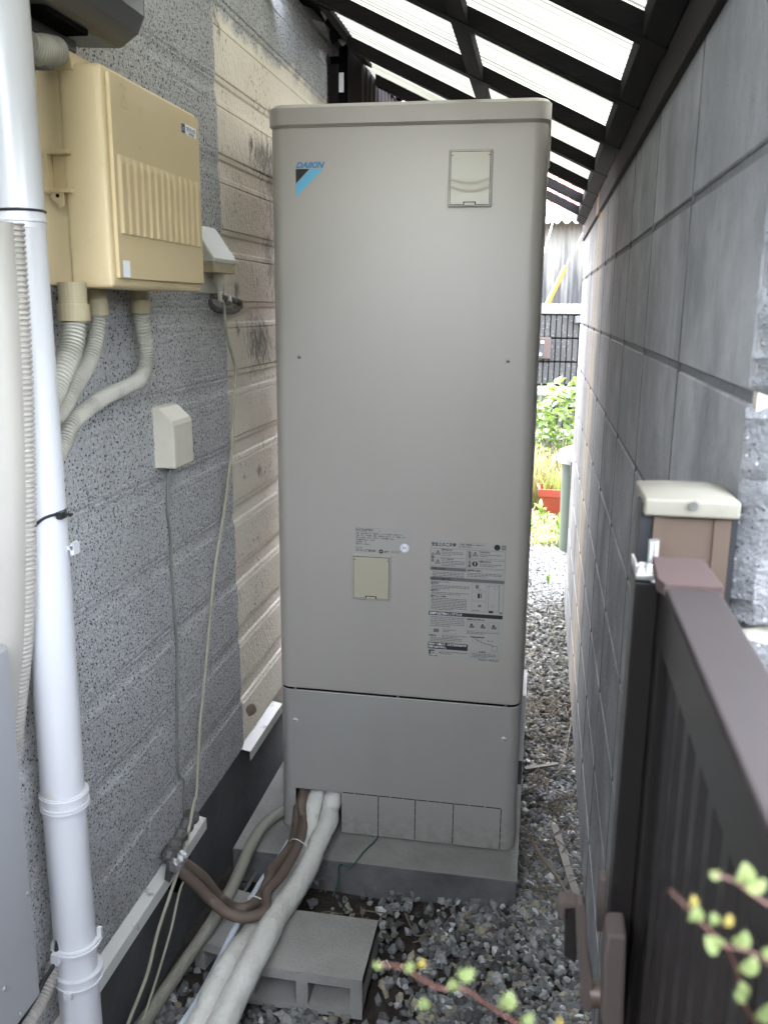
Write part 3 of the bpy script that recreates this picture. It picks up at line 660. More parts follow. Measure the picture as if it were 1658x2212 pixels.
b = B(); b.mat(M_TANK).box((TW, .05, .42), (TW+.0035, .062, 1.78)); b.build('side_seam_strip', None, tk)
b = B(); b.mat(M_PAPER).box((TW, .12, .20), (TW+.012, .30, .39)); b.build('side_bracket', None, tk, bevel=.001)
b = B(); b.mat(M_PADS).box((TW, .12, .13), (TW+.010, .30, .197)); b.build('side_foot', None, tk)
# logo
fx = lambda ox, oz, y=-.0008: (lambda a, c_: (ox+a, y, oz+c_))
b = B(); b.mat(M_MB); put_text(b, 'DAIKIN', .0172, fx(.0633, 1.7005), width=.0685, bold=.0008, shear=.35)
b.mat(M_INK); b.add([(.063, -.0008, 1.698), (.063, -.0008, 1.6665), (.0955, -.0008, 1.698)], [(0, 1, 2)])
b.mat(M_LB); b.add([(.0968, -.0008, 1.698), (.063, -.0008, 1.6652), (.063, -.0008, 1.637), (.1285, -.0008, 1.698)], [(0, 1, 2, 3)])
b.build('logo_mark', None, tk)
# rating label
FY = -.0006
def rct(b, x0, z0, x1, z1, y=-.0009): b.add([(x0, y, z0), (x1, y, z0), (x1, y, z1), (x0, y, z1)], [(0, 1, 2, 3)])
def frame(b, x0, z0, x1, z1, t=.0005):
    rct(b, x0, z0, x1, z0+t); rct(b, x0, z1-t, x1, z1); rct(b, x0, z0+t, x0+t, z1-t); rct(b, x1-t, z0+t, x1, z1-t)
b = B(); b.mat(M_FILM); rct(b, .203, .795, .345, .859, FY)
b.mat(M_INK); frame(b, .205, .8475, .2675, .857, .0004); rct(b, .2155, .8475, .2159, .857)
put_text(b, '型式', .0048, fx(.2065, .8505), bold=.0001); put_text(b, 'TU37TFV', .0078, fx(.218, .8492), width=.031, bold=.0002)
for i, t in enumerate(['名称　自然冷媒(CO₂)　家庭用ヒートポンプ給湯機　貯湯ユニット', '種類　屋内　屋外兼用　電源　単相200V 50/60Hz　タンク容量　370L', '沸き上げ温度　約65℃〜約90℃　満水時質量　434kg', '水側最高使用圧力　360kPa', '最大電流　17A', '製造番号　S013854']):
    put_text(b, t, .0040, fx(.206, .8420-i*.0055), bold=.00006, xs=1.0)
frame(b, .206, .8045, .222, .8085, .0003); put_text(b, 'ユニット用', .003, fx(.2068, .8055))
put_text(b, 'ダイキン工業株式会社', .0060, fx(.206, .7975), width=.053, bold=.00018)
def disc(b, x, z, r, y=-.0009, n=18): b.add([(x+r*math.cos(2*math.pi*k/n), y, z+r*math.sin(2*math.pi*k/n)) for k in range(n)], [tuple(range(n))])
disc(b, .2695, .7990, .0055); put_text(b, 'JET', .0062, fx(.2765, .7970), width=.013, bold=.00018)
for i in range(3): rct(b, .2935, .8015-i*.0022, .3165, .8020-i*.0022)
b.mat(M_FILM); rct(b, .2655, .7985, .2735, .7995, -.0011); rct(b, .269, .7955, .270, .8025, -.0011)
b.mat(M_WHITE2); disc(b, .3285, .8115, .0112, -.0010, 26)
b.mat(M_INKG); put_text(b, 'PU', .0085, fx(.3243, .8085, -.0012), width=.0085, bold=.0001)
for k in range(20):
    a = 2*math.pi*k/20
    if k % 10 in (4, 5): continue
    x, z = .3285+.0088*math.cos(a), .8115+.0088*math.sin(a); rct(b, x-.0007, z-.0007, x+.0007, z+.0007, -.0012)
b.build('rating_label', None, tk)
# warning label
b = B(); b.mat(M_FILM); rct(b, .390, .530, .578, .836, FY)
b.mat(M_INK)
wl = lambda x, z: (.390+x*.188, .836-z*.306)     # label-space 0..1
def T(t, x, z, s, w=None, bold=.0001, mat=M_INK):
    b.mat(mat); X_, Z_ = wl(x, z); put_text(b, t, s, fx(X_, Z_, -.0011), width=w, bold=bold)
def Fm(x0, z0, x1, z1, t=.0004, mat=M_INK):
    b.mat(mat); a, c_ = wl(x0, z1), wl(x1, z0); frame(b, a[0], a[1], c_[0], c_[1], t)
def Rc(x0, z0, x1, z1, mat=M_INK, y=-.0009):
    b.mat(mat); a, c_ = wl(x0, z1), wl(x1, z0); rct(b, a[0], a[1], c_[0], c_[1], y)
def tri(x, z, s, t=.18):
    b.mat(M_INK); X_, Z_ = wl(x, z); o_ = [(X_+s*math.cos(a), Z_+s*math.sin(a)) for a in (math.pi/2, math.pi*7/6, -math.pi/6)]
    i_ = [(X_+(p[0]-X_)*(1-t*2), Z_+(p[1]-Z_)*(1-t*2)) for p in o_]
    b.add([(p[0], -.0009, p[1]) for p in o_+i_], [(0, 1, 4, 3), (1, 2, 5, 4), (2, 0, 3, 5)])
    rct(b, X_-s*.09, Z_-s*.25, X_+s*.09, Z_+s*.4, -.0009)
T('安全上のご注意', .03, .045, .0104, w=.060, bold=.0003)
Fm(.38, .012, .72, .052, .0003); T('ご使用前に「取扱説明書」をよくお読みのうえ', .39, .030, .0042, w=.058); T('正しくお使いください。', .39, .047, .0040, w=.03)
X_, Z_ = wl(.88, .035); disc(b, X_, Z_, .0075)
for i in range(3): Rc(.935, .018+i*.014, .995, .024+i*.014)
Fm(.02, .065, .49, .215, .0005); Rc(.075, .065, .0765, .215); Rc(.155, .065, .1565, .215); Rc(.02, .14, .49, .1415)
Fm(.50, .065, .99, .135, .0005); Rc(.56, .065, .5615, .135); Rc(.64, .065, .6415, .135)
Fm(.50, .145, .99, .215, .0005); Rc(.56, .145, .5615, .215); Rc(.64, .145, .6415, .215)
tri(.048, .115, .0048); tri(.115, .105, .0080); tri(.115, .180, .0080); tri(.53, .082, .004); tri(.60, .103, .0080); tri(.53, .160, .004)
X_, Z_ = wl(.60, .180); b.mat(M_INK); disc(b, X_, Z_, .0068); b.mat(M_PAPER); rct(b, X_-.0009, Z_-.0015, X_+.0009, Z_+.0045, -.0011); rct(b, X_-.0009, Z_-.0045, X_+.0009, Z_-.0028, -.0011)
T('警', .028, .15, .0076, bold=.0002); T('告', .028, .178, .0076, bold=.0002); T('警', .513, .108, .0072, bold=.0002); T('告', .513, .130, .0072, bold=.0002); T('注', .513, .186, .0072, bold=.0002); T('意', .513, .208, .0072, bold=.0002)
T('感電のおそれ', .165, .083, .0052, w=.026, bold=.0002); T('やけどのおそれ', .165, .158, .0052, w=.030, bold=.0002)
T('発火のおそれ', .65, .086, .0052, w=.026, bold=.0002); T('水漏れのおそれ', .65, .165, .0052, w=.030, bold=.0002)
def lines(x, z, w, n, dz, seed=0):
    rr = random.Random(seed+int(z*1000)); b.mat(M_INKG)
    for i in range(n):
        xx = x; end = x+w*(1 if i < n-1 else rr.uniform(.4, .8))
        while xx < end:
            L = rr.uniform(.012, .05); a, c_ = wl(xx, z+i*dz), wl(min(xx+L, end), z+i*dz-.0062); rct(b, a[0], a[1], c_[0], c_[1], -.0009); xx += L+.008
lines(.17, .098, .28, 3, .0135); lines(.17, .172, .30, 4, .0125); lines(.66, .104, .28, 2, .014); lines(.66, .184, .28, 2, .014)
Rc(.02, .222, .49, .250, M_INKG); T('ご使用上のお願い', .035, .243, .0058, w=.036, bold=.0002)
lines(.05, .268, .42, 5, .0125); Fm(.50, .222, .99, .300, .0004); T('■通電時のお願い', .51, .243, .0054, w=.034, bold=.0002); lines(.51, .262, .45, 3, .0125)
Rc(.02, .306, .99, .334, M_INKG); T('お手入れと点検のお願い', .035, .328, .0058, w=.052, bold=.0002)
T('年に1回以上行ってください。', .035, .352, .0048, w=.048); T('■逃がし弁', .035, .366, .0048, w=.018, bold=.0002); lines(.04, .380, .50, 3, .013)
T('■漏電遮断器', .035, .425, .0048, w=.022, bold=.0002); lines(.04, .440, .50, 2, .013, 3)
T('■貯湯ユニットの排水', .035, .475, .0048, w=.038, bold=.0002); lines(.04, .490, .47, 8, .0135, 5)
Fm(.575, .340, .76, .405, .0003); Fm(.575, .415, .76, .485, .0003); Fm(.575, .495, .76, .580, .0003)
Rc(.62, .355, .66, .385, M_INKG); Rc(.65, .425, .68, .465); Rc(.69, .425, .70, .465); Rc(.66, .52, .70, .54, M_INKG); lines(.585, .573, .15, 1, .01); lines(.66, .397, .09, 1, .01)
Fm(.79, .345, .93, .565, .0005); Fm(.93, .340, .985, .572, .0004); Fm(.865, .358, .905, .385, .0004); Fm(.83, .515, .865, .54, .0004); Rc(.80, .567, .86, .585); Rc(.94, .575, .98, .588, M_INKG); Rc(.76, .36, .865, .3615)
Rc(.012, .600, .985, .632); T('非常時の生活用水として使うとき', .025, .625, .0072, w=.080, bold=.0002, mat=M_PAPER)
lines(.04, .650, .45, 6, .0155, 9); T('●非常時給水口の使いかた', .52, .655, .0048, w=.044, bold=.0002)
for i in range(3):
    x0_ = .52+.145*i; Fm(x0_, .665, x0_+.13, .745, .0003); Rc(x0_+.035, .70, x0_+.10, .722, M_INKG); Rc(x0_+.05, .685, x0_+.075, .70)
lines(.52, .760, .43, 2, .012, 4); Fm(.20, .745, .38, .790, .0003); lines(.21, .760, .15, 2, .013, 6); Rc(.08, .75, .15, .78, M_INKG); lines(.19, .808, .34, 2, .013, 8)
T('使用後は', .02, .815, .0050, w=.018, bold=.0002); lines(.04, .833, .42, 3, .0135, 2)
Rc(.012, .868, .54, .925); T('排水ホース(黒)より、ときどき水が出ますが', .022, .890, .0066, w=.094, bold=.0002, mat=M_PAPER); T('故障ではありません。', .022, .915, .0066, w=.044, bold=.0002, mat=M_PAPER)
Rc(.02, .935, .10, .945); Rc(.025, .945, .045, .975); Rc(.06, .955, .10, .962, M_INKG); T('●', .16, .958, .004); lines(.18, .952, .36, 2, .014, 3); T('排水ホース(黒)', .025, .99, .0040, w=.021)
b.mat(M_INK); hp = [wl(.60, .80), (wl(.66, .825)), wl(.75, .85), wl(.84, .86), wl(.885, .872)]
for p, q in zip(hp[:-1], hp[1:]): b.add([(p[0], -.0009, p[1]), (q[0], -.0009, q[1]), (q[0], -.0009, q[1]+.0012), (p[0], -.0009, p[1]+.0012)], [(0, 1, 2, 3)])
Fm(.86, .865, .93, .91, .0006); Rc(.57, .795, .76, .803); Rc(.60, .80, .603, .86, M_INKG); Rc(.66, .80, .663, .86, M_INKG); Rc(.72, .80, .723, .86, M_INKG); T('ホース', .80, .83, .0046, w=.014)
Fm(.57, .930, .95, .980, .0003); tri(.70, .925, .0035); T('注意', .72, .933, .0056, w=.012, bold=.0003); lines(.60, .948, .32, 3, .012, 7)
T('3P400213-1  M16B106D', .69, .998, .0048, w=.050)
b.build('warning_label', None, tk)

# ================================================================== DOWNSPOUT
dsx, dsy = -.057, -.95
ds = thing('downspout', 'white plastic downspout pipe running down the near left of the house wall', 'pipe')
b = B(); b.mat(M_PVC2).tube([(dsx-.004, dsy, GZ+.005), (dsx-.004, dsy, .66), (dsx, dsy, 1.10), (dsx+.002, dsy, 2.6)], .0325, 48); b.build('pipe', None, ds, smooth=True)
def collar(v, h, r, bands=()):
    z = onY(140, v, dsy).z; z = z
    b = B(); b.mat(M_PVC).tube([(dsx-.002, dsy, z-h/2), (dsx-.002, dsy, z-h/2+.001), (dsx-.002, dsy, z+h/2)], r, 40)
    for q in bands: b.tube([(dsx-.002, dsy, z+q-.0015), (dsx-.002, dsy, z+q+.0015)], r+.0022, 40)
    return b, z
b, z = collar(478, .020, .0352, (.0,)); b.box((dsx-.03, dsy-.046, z-.008), (dsx-.022, dsy-.026, z+.008)); b.build('clamp_ring', None, ds, smooth=True, bevel=.001)
b, z = collar(1195, .009, .0342); b.box((dsx+.028, dsy+.004, z+.004), (dsx+.040, dsy+.02, z+.010)); b.box((dsx+.036, dsy+.004, z-.004), (dsx+.042, dsy+.02, z+.014)); b.build('clamp_ring', None, ds, smooth=True)
b, z = collar(1722, .026, .0352, (-.006, .009, -.012)); b.build('coupling', None, ds, smooth=True)
b, z = collar(2030, .011, .0370, (0,)); b.box((dsx-.022, dsy-.044, z-.012), (dsx-.010, dsy-.030, z+.006)); b.box((dsx+.030, dsy+.01, z-.0), (dsx+.037, dsy+.016, z+.022)); b.build('clamp_ring', None, ds, smooth=True)
b, z = collar(2095, .020, .0365, (-.008, .008)); b.box((dsx-.006, dsy-.042, z-.018), (dsx+.006, dsy-.034, z-.006)); b.build('coupling', None, ds, smooth=True)
def torus(name, c, r, t, mat, parent=None, tilt=(0, 0), seg=40, h=1.):
    P = []
    for k in range(seg+1):
        a = 2*math.pi*k/seg; x, y = r*math.cos(a), r*math.sin(a); P.append(Vector(c)+Vector((x, y, x*tilt[0]+y*tilt[1])))
    return B().mat(mat).tube(P, t, 8, cap=False).build(name, None, parent, smooth=True)
o = torus('cable_tie', (dsx-.001, dsy, onY(50, 452, dsy-.03).z), .0345, .0018, M_BLACK, None, (.03, .0)); tag(o, 'black cable tie just above the topmost clamp of the white downspout', 'cable tie')
p1 = onY(0, 1145, dsy-.02); p2 = onY(150, 1118, dsy-.02)
t2 = thing('cable_tie', 'black cable tie holding the ribbed hose to the downspout at mid height', 'cable tie')
b = B(); b.mat(M_BLACK).tube(spline([(-.20, dsy-.05, p1.z-.001), (p1.x, dsy-.050, p1.z), ((p1.x+p2.x)/2, dsy-.042, (p1.z+p2.z)/2-.004), (dsx+.020, dsy-.030, p2.z+.000), (dsx+.034, dsy-.004, p2.z+.004), (dsx+.02, dsy+.028, p2.z+.004)], 8), .0022, 8); b.build('strap', None, t2, smooth=True)
b = B(); b.mat(M_BLACK).box((dsx+.031, dsy-.018, p2.z-.004), (dsx+.040, dsy-.004, p2.z+.006)); b.box((dsx+.038, dsy-.014, p2.z), (dsx+.052, dsy-.008, p2.z+.004)); b.build('tie_head', None, t2, bevel=.0008)
b = B(); w0 = onY(*Z4(55, 225), dsy-.035); P = [onY(*Z4(*q), dsy-.036) for q in [(52, 225), (90, 250), (98, 290), (82, 330), (86, 350), (75, 352), (92, 345), (80, 370), (105, 376)]]
tag(b.mat(M_BLACK).tube(spline(P, 6), .0011, 6).build('wire_knot', None, smooth=True), 'thin black wire ending in a small knot on the upper downspout', 'wire')

# far-left insulated duct
du = thing('insulated_duct', 'off-white wrapped air conditioning duct with ribbed edge at the far left', 'duct')
P = [onY(u, v, dsy-.06) for u, v in [(-30, 480), (-14, 700), (-2, 950), (2, 1150), (0, 1350), (-12, 1500), (-30, 1680), (-45, 1800)]]
b = B(); b.mat(M_WRAP).tube(resample(spline([p+Vector((.004, 0, 0)) for p in P], 16), .01), .034, 20); b.build('duct_sleeve', None, du, smooth=True)
P2 = [p+Vector((.028, .012, 0)) for p in P]
ribbed('ribbed_hose', P2, .0165, .0070, .18, M_WRAP, du, 16)
# cabinet lower left
cb = thing('metal_cabinet', 'pale blue-grey steel cabinet with screws behind the downspout, lower left', 'cabinet')
xc_ = -.06; yfar = -1.045
b = B(); b.mat(M_CABI).prism([(XL+.004, -2.2), (xc_, -2.2), (xc_, yfar-.012), (xc_-.012, yfar), (XL+.004, yfar+.02)], lambda p: (p[0], p[1], .375), lambda p: (p[0], p[1], .932))
b.build('cabinet_shell', None, cb, bevel=.002)
for (u, v) in ((10, 2135), (60, 1930), (45, 2190)):
    q = onX(u, v, xc_); b = B(); b.mat(M_SILV).tube([(xc_, q.y, q.z), (xc_+.003, q.y, q.z)], .0035, 12); b.build('cabinet_screw', None, cb)
# lower-left flexible conduit and black cable
P = [onX(u, v, -.088) for u, v in [(150, 2000), (128, 2050), (112, 2100), (88, 2160), (55, 2215), (20, 2260)]]
o = ribbed('flexible_conduit', P, .0135, .0062, .2, M_WRAP); tag(o, 'cream ribbed flexible conduit curling out below the grey cabinet', 'conduit')
P = [onX(u, v, -.075) for u, v in [(125, 2030), (118, 2080), (95, 2120), (80, 2150), (55, 2190), (30, 2230)]]
tag(B().mat(M_BLACK).tube(spline(P, 8), .0035, 8).build('black_cable', None, smooth=True), 'black cable hanging behind the downspout below the cabinet', 'cable')

# ================================================================== METER, BEIGE BOX, CONDUITS
mt = thing('electric_meter_cover', 'dark grey plastic meter cover at the top left above the beige box', 'meter')
q0 = onX(*Z1(815, 200), -.0); yA, yB = -.90, q0.y; zb = 1.785
prof = [(XL, zb+.015), (XL+.02, zb), (-.03, zb-.004), (.0, zb+.016), (.012, zb+.04), (.018, zb+.26), (XL, zb+.28)]
b = B(); b.mat(M_METER).prism(prof, lambda p: (p[0], yA, p[1]+(.0)), lambda p: (p[0], yB, p[1])); b.build('cover_shell', None, mt, bevel=.010, seg=3)
b = B(); b.mat(M_DARK).box((XL+.012, yA+.02, zb-.010), (-.035, yB-.10, zb+.004)); b.build('underside_opening', None, mt)
b = B(); b.mat(M_METER).box((XL+.004, yA-.02, zb-.026), (XL+.05, yB-.07, zb-.008)); b.build('base_tray', None, mt, bevel=.003)
ebx = thing('beige_junction_box', 'large yellowed beige plastic utility box with vertical ribs and a white label', 'utility box')
Xb = 0.0; ya, yb_ = -.798, -.434; z0_, z1_ = 1.416, 1.732
b = B(); b.mat(M_BEIGE).box((XL+.004, ya+.004, z0_+.004), (XL+.055, yb_-.004, z1_-.006)); b.build('base_case', None, ebx, bevel=.006, seg=3)
b = B(); b.mat(M_BEIGE).box((XL+.046, ya, z0_), (Xb-.004, yb_, z1_)); b.build('cover', None, ebx, bevel=.010, seg=4)
# raised front panel with rib field
n, m_ = 118, 60; vs = []
def ribh(y, z):
    u = (y-(ya+.016))/((yb_-.006)-(ya+.016)); zt_r = 1.612; zb_r = 1.498
    if not .03 < u < .995: return 0
    t = ((u-.03)/.965*13) % 1.0; d_ = .0052*(1-abs(2*t-1)**1.0) if False else .0055*t
    if z > zt_r or z < zb_r: return 0
    return .0036*min(1, t*6)*(1-t)*min(1, (zt_r-z)/.011)+.0008*min(1, (zt_r-z)/.011)
n = 13*12+8; ysr = np.linspace(ya+.014, yb_-.005, n); zsr = np.linspace(z0_+.016, z1_-.010, m_*3)
for z in zsr:
    for y in ysr: vs.append((Xb+.0016+ribh(y, z), y, z))
nn = n; fs = [(j*nn+i, j*nn+i+1, (j+1)*nn+i+1, (j+1)*nn+i) for j in range(len(zsr)-1) for i in range(nn-1)]
b = B(); b.mat(M_BEIGE).add(vs, fs); b.box((Xb-.006, ya+.0135, z0_+.0155), (Xb-.0042, yb_-.0045, z1_-.0095)); 
edge = [(ya+.014, z0_+.016), (yb_-.005, z0_+.016), (yb_-.005, z1_-.010), (ya+.014, z1_-.010)]
for p, q in zip(edge, edge[1:]+edge[:1]): b.add([(Xb+.0016, p[0], p[1]), (Xb+.0016, q[0], q[1]), (Xb-.005, q[0], q[1]), (Xb-.005, p[0], p[1])], [(0, 1, 2, 3)])
b.build('ribbed_front_panel', None, ebx, smooth=False)
b = B(); b.mat(M_BEIGE).hexa([(XL+.045, ya-.004, z1_-.010), (Xb-.045, ya-.004, z1_-.010), (Xb-.045, ya+.10, z1_-.010), (XL+.045, ya+.10, z1_-.010), (XL+.04, ya-.004, z1_+.014), (Xb-.05, ya-.004, z1_+.016), (Xb-.05, ya+.12, z1_+.016), (XL+.04, ya+.12, z1_+.014)])
b.build('top_lug', None, ebx, bevel=.002)
# side hinge latch
sx0, sx1 = XL+.022, XL+.062
b = B(); b.mat(M_BEIGE).box((XL+.018, ya-.013, 1.553), (XL+.062, ya+.002, 1.559)); b.box((XL+.018, ya-.013, 1.607), (XL+.062, ya+.002, 1.613)); b.box((XL+.018, ya-.012, 1.556), (XL+.030, ya+.002, 1.61))
b.prism([(XL+.030, 1.556), (XL+.050, 1.556), (XL+.050, 1.535), (XL+.044, 1.53), (XL+.038, 1.54), (XL+.030, 1.544)], lambda p: (p[0], ya-.010, p[1]), lambda p: (p[0], ya-.006, p[1])); b.build('side_latch', None, ebx, bevel=.001)
b = B(); b.mat(M_DARK).tube([(XL+.041, ya-.0104, 1.549), (XL+.041, ya-.008, 1.549)], .003, 10); b.build('latch_hole', None, ebx)
YX = lambda oy, oz, x=Xb+.0022: (lambda a, c_: (x, oy+a, oz+c_))
def rxy(b, y0, z0, y1, z1, x=Xb+.0021): b.add([(x, y0, z0), (x, y1, z0), (x, y1, z1), (x, y0, z1)], [(0, 1, 2, 3)])
q = [onX(*Z1(*t), Xb) for t in [(1047, 705), (1137, 805), (1055, 770), (708, 1515), (755, 1615)]]
b = B(); b.mat(M_WHITE2); ly, lz = q[0].y, q[1].z; lh = q[0].z-.001-(onX(*Z1(1050, 770), Xb).z); lw = q[1].y-q[0].y; lz = onX(*Z1(1050, 770), Xb).z
rxy(b, ly, lz, ly+lw, lz+lh); b.mat(M_NAVY); rxy(b, ly+.001, lz+.001, ly+lw*.24, lz+lh-.001, Xb+.0024)
b.mat(M_PAPER); put_text(b, '△', lh*.45, YX(ly+.002, lz+.005, Xb+.0027), width=lw*.18); put_text(b, '〰', lh*.3, YX(ly+.002, lz+lh*.7, Xb+.0027), width=lw*.18)
b.mat(M_INK); put_text(b, 'ウオルボックス', lh*.42, YX(ly+lw*.32, lz+lh*.48, Xb+.0024), width=lw*.60, bold=.0003); rxy(b, ly+lw*.3, lz+lh*.38, ly+lw*.95, lz+lh*.40, Xb+.0024)
put_text(b, 'WB-3J', lh*.28, YX(ly+lw*.48, lz+lh*.1, Xb+.0024), width=lw*.33, bold=.0002); b.build('name_sticker', None, ebx)
b = B(); b.mat(M_WHITE2); rxy(b, q[3].y, q[4].z, q[4].y, q[3].z); b.build('blank_sticker', None, ebx)
# embossed mark
b = B(); b.mat(M_GROOVED); c0 = onX(*Z1(712, 590), Xb); c1 = onX(*Z1(712, 520), Xb)
put_text(b, '△', .028, YX(c0.y-.013, c0.z-.010), bold=.0002); put_text(b, '〜', .026, YX(c1.y-.013, c1.z-.006), bold=.0006); b.build('embossed_mark', None, ebx)
# three conduits with couplings
cds = [('thick grey ribbed conduit, leftmost under the beige box', .0185, [(415, 340), (410, 420), (390, 520), (340, 640), (300, 740), (250, 800)], (340, 505, 250, 345), -.055),
       ('thin grey ribbed conduit, middle one under the beige box', .0135, [(550, 310), (540, 420), (500, 570), (420, 700), (340, 850), (250, 900)], (500, 610, 225, 315), -.075),
       ('grey ribbed conduit curving away, rightmost under the beige box', .0140, [(785, 300), (795, 380), (812, 480), (815, 570), (785, 660), (700, 715), (580, 770), (470, 850), (395, 930), (350, 1040), (290, 1130)], (718, 832, 225, 305), -.085)]
for lab, r_, pp, (cx0, cx1, cz0, cz1), Xc in cds:
    P = [onX(*Z4(*q), Xc) for q in pp]; t_ = thing('ribbed_conduit', lab, 'conduit', 'ribbed conduits below the beige box')
    P = [Vector((P[0].x, P[0].y, P[0].z+.03))]+P
    ribbed('conduit_tube', P, r_, .0064 if r_ > .015 else .0056, .22, M_COND, t_, 20)
    a, c_ = onX(*Z4(cx0, (cz0+cz1)/2), Xc), onX(*Z4(cx1, (cz0+cz1)/2), Xc); z0c = onX(*Z4((cx0+cx1)/2, cz1), Xc).z; z1c = onX(*Z4((cx0+cx1)/2, cz0), Xc).z; rr = r_*1.28
    b = B(); b.mat(M_FIT).tube([(Xc, P[1].y, z0c), (Xc, P[1].y, z1c)], rr, 24); b.build('coupling_nut', None, t_, bevel=.001)
    b = B(); b.mat(M_FIT).tube([(Xc, P[1].y, z1c), (Xc, P[1].y, 1.424)], rr*.88, 24); b.build('coupling_neck', None, t_)
o = ribbed('ribbed_conduit', [onX(*Z1(*q), -.06) for q in [(150, 260), (200, 290), (260, 285), (330, 300)]], .020, .0062, .16, M_COND); tag(o, 'short white ribbed conduit between the meter cover and the beige box', 'conduit')

# ---- weatherproof outlet right of the beige box, with plug and cable
wo = thing('outdoor_outlet', 'grey weatherproof outlet cover beside the beige box with a plug below it', 'outlet')
ox = XL+.004
a = onX(*Z1(1240, 1355), ox)
yo0, yo1 = -.185, -.012; zt1 = 1.560
b = B(); b.mat(M_GREYPL)
yL, yR = -.255, -.068
pr = [(ox, 1.562), (ox+.012, 1.562), (ox+.062, 1.492), (ox+.062, 1.480), (ox, 1.480)]
yL, yR = -.21, -.065
b.prism([(XL, 1.562), (XL+.010, 1.564), (XL+.058, 1.492), (XL+.058, 1.482), (XL, 1.482)], lambda p: (p[0], yL, p[1]), lambda p: (p[0], yR, p[1])); b.build('hood', None, wo, bevel=.005, seg=3)
b = B(); b.mat(M_FIT).box((XL+.001, yL+.004, 1.462), (XL+.055, yR-.003, 1.484)); b.build('socket_block', None, wo, bevel=.002)
b = B(); b.mat(M_GREYPL).box((XL+.001, yL, 1.418), (XL+.012, yR-.02, 1.47)); b.build('back_plate', None, wo, bevel=.002)
pc = onX(*Z1(1275, 1640), XL+.03)
b = B(); b.mat(M_CREAMPL).tube([(pc.x, pc.y, 1.466), (pc.x, pc.y, 1.445), (pc.x, pc.y+.001, 1.436), (pc.x, pc.y+.002, 1.43)], .012, 16, rf=lambda i: [.013, .012, .009, .007][i]); 
b.tube([(pc.x, pc.y+.002, 1.43-.0035*k) for k in range(9)], .005, 12, rf=lambda i: .0065-.0002*i if i % 2 else .0045)
tag(b.build('power_plug', None, smooth=True), 'cream plug in the grey outdoor outlet with ribbed strain relief', 'plug')
pp = [(1290, 1690, XL+.03), (1300, 1800, XL+.028)]
P = [Vector((pc.x, pc.y+.003, 1.40))]+[onX(*q, XL+.022) for q in [Z4(1245, 250), Z4(1262, 420), Z4(1300, 560), Z4(1312, 650), Z4(1300, 850), Z4(1285, 1100), Z4(1240, 1450), Z4(1195, 1730), Z5(1180, 300), Z5(1130, 850), Z5(1110, 1050), Z5(1095, 1400)]]+[onX(*Z6(x, y), XL+.035) for x, y in [(1080, 140), (1030, 400), (960, 620), (880, 860), (820, 1100), (730, 1330), (690, 1450)]]
tag(B().mat(M_CREAMW).tube(resample(spline(P, 10), .012), .0036, 8).build('power_cable', None, smooth=True), 'long cream power cable hanging from the outdoor plug down to the ground', 'cable')
P = [onX(*Z6(x, y), XL+.03) for x, y in [(1090, 520), (1040, 560), (1000, 640), (950, 860), (870, 1130), (800, 1340), (760, 1440)]]
tag(B().mat(M_CREAMW).tube(spline(P, 10), .0028, 8).build('thin_cable', None, smooth=True), 'thin dull cable beside the long cream one near the ground', 'cable')
# rusty patch/putty under outlet
b = B(); pts_ = [onX(*Z1(x, y), XL+.001) for x, y in [(1215, 1715), (1290, 1735), (1385, 1760), (1385, 1790), (1340, 1812), (1260, 1805), (1215, 1770)]]
vs = []; n = len(pts_); 
P = [p+Vector((.004, 0, 0)) for p in pts_]+[pts_[0]+Vector((.004, 0, 0))]
m = Mt('dirty_putty', (.2, .19, .18), .95); m.mottle(60, .9, (.03, .03, .03)); m.bump(m.noise(120), .008); M_PUTTY = m.end()
o = B().mat(M_PUTTY).tube(resample(spline(P, 8), .006), .006, 8, rf=lambda i: .006+.0025*math.sin(i*2.1)).build('sealant_ring', None, hw, smooth=True)
o = B().mat(M_FOIL).tube([onX(*Z1(1325, 1735), XL+.004), onX(*Z1(1330, 1765), XL+.01)], .009, 10).build('caulk_lump', None, hw, smooth=True)
# small cream cover with thin wire
so_ = thing('cable_cover', 'small cream plastic cable entry cover on the speckled grey wall', 'wall box')
A = [onX(*Z4(*q), XL) for q in [(848, 835), (855, 1120)]]
yl, zt2, zb2 = -.475, 1.192, 1.070; yr = -.36
# near bottom left (868,1120), right far (1060,1070) on the outer face
xo = XL+.046
pL, pR = onX(*Z4(985, 1110), xo), onX(*Z4(1062, 1065), xo)
yn, yf = onX(*Z4(850, 1000), XL).y, onX(*Z4(1062, 1000), xo).y
b = B(); b.mat(M_CREAMPL).prism([(XL, zt2), (XL+.014, zt2), (xo-.004, zt2-.026), (xo, zt2-.035), (xo, zb2), (XL, zb2)], lambda p: (p[0], yn, p[1]), lambda p: (p[0], yf+.012, p[1])); b.build('cover_shell', None, so_, bevel=.004, seg=3)
b = B(); b.mat(M_CREAMPL).box((XL, yn-.0012, zb2), (XL+.0065, yf+.014, zt2+.001)); b.build('base_plate', None, so_, bevel=.001)
P = [onX(*q, XL+.008) for q in [Z4(965, 1125), Z4(938, 1180), Z4(935, 1290), Z4(932, 1400), Z4(950, 1560), Z4(955, 1730), Z5(985, 600), Z5(985, 900), Z5(990, 1250), Z5(1025, 1330), Z5(1020, 1480), Z5(1035, 1560)]]
tag(B().mat(M_GREYW).tube(spline(P, 8), .0030, 8).build('grey_wire', None, smooth=True), 'thin grey wire running down the wall from the small cream cover', 'wire')

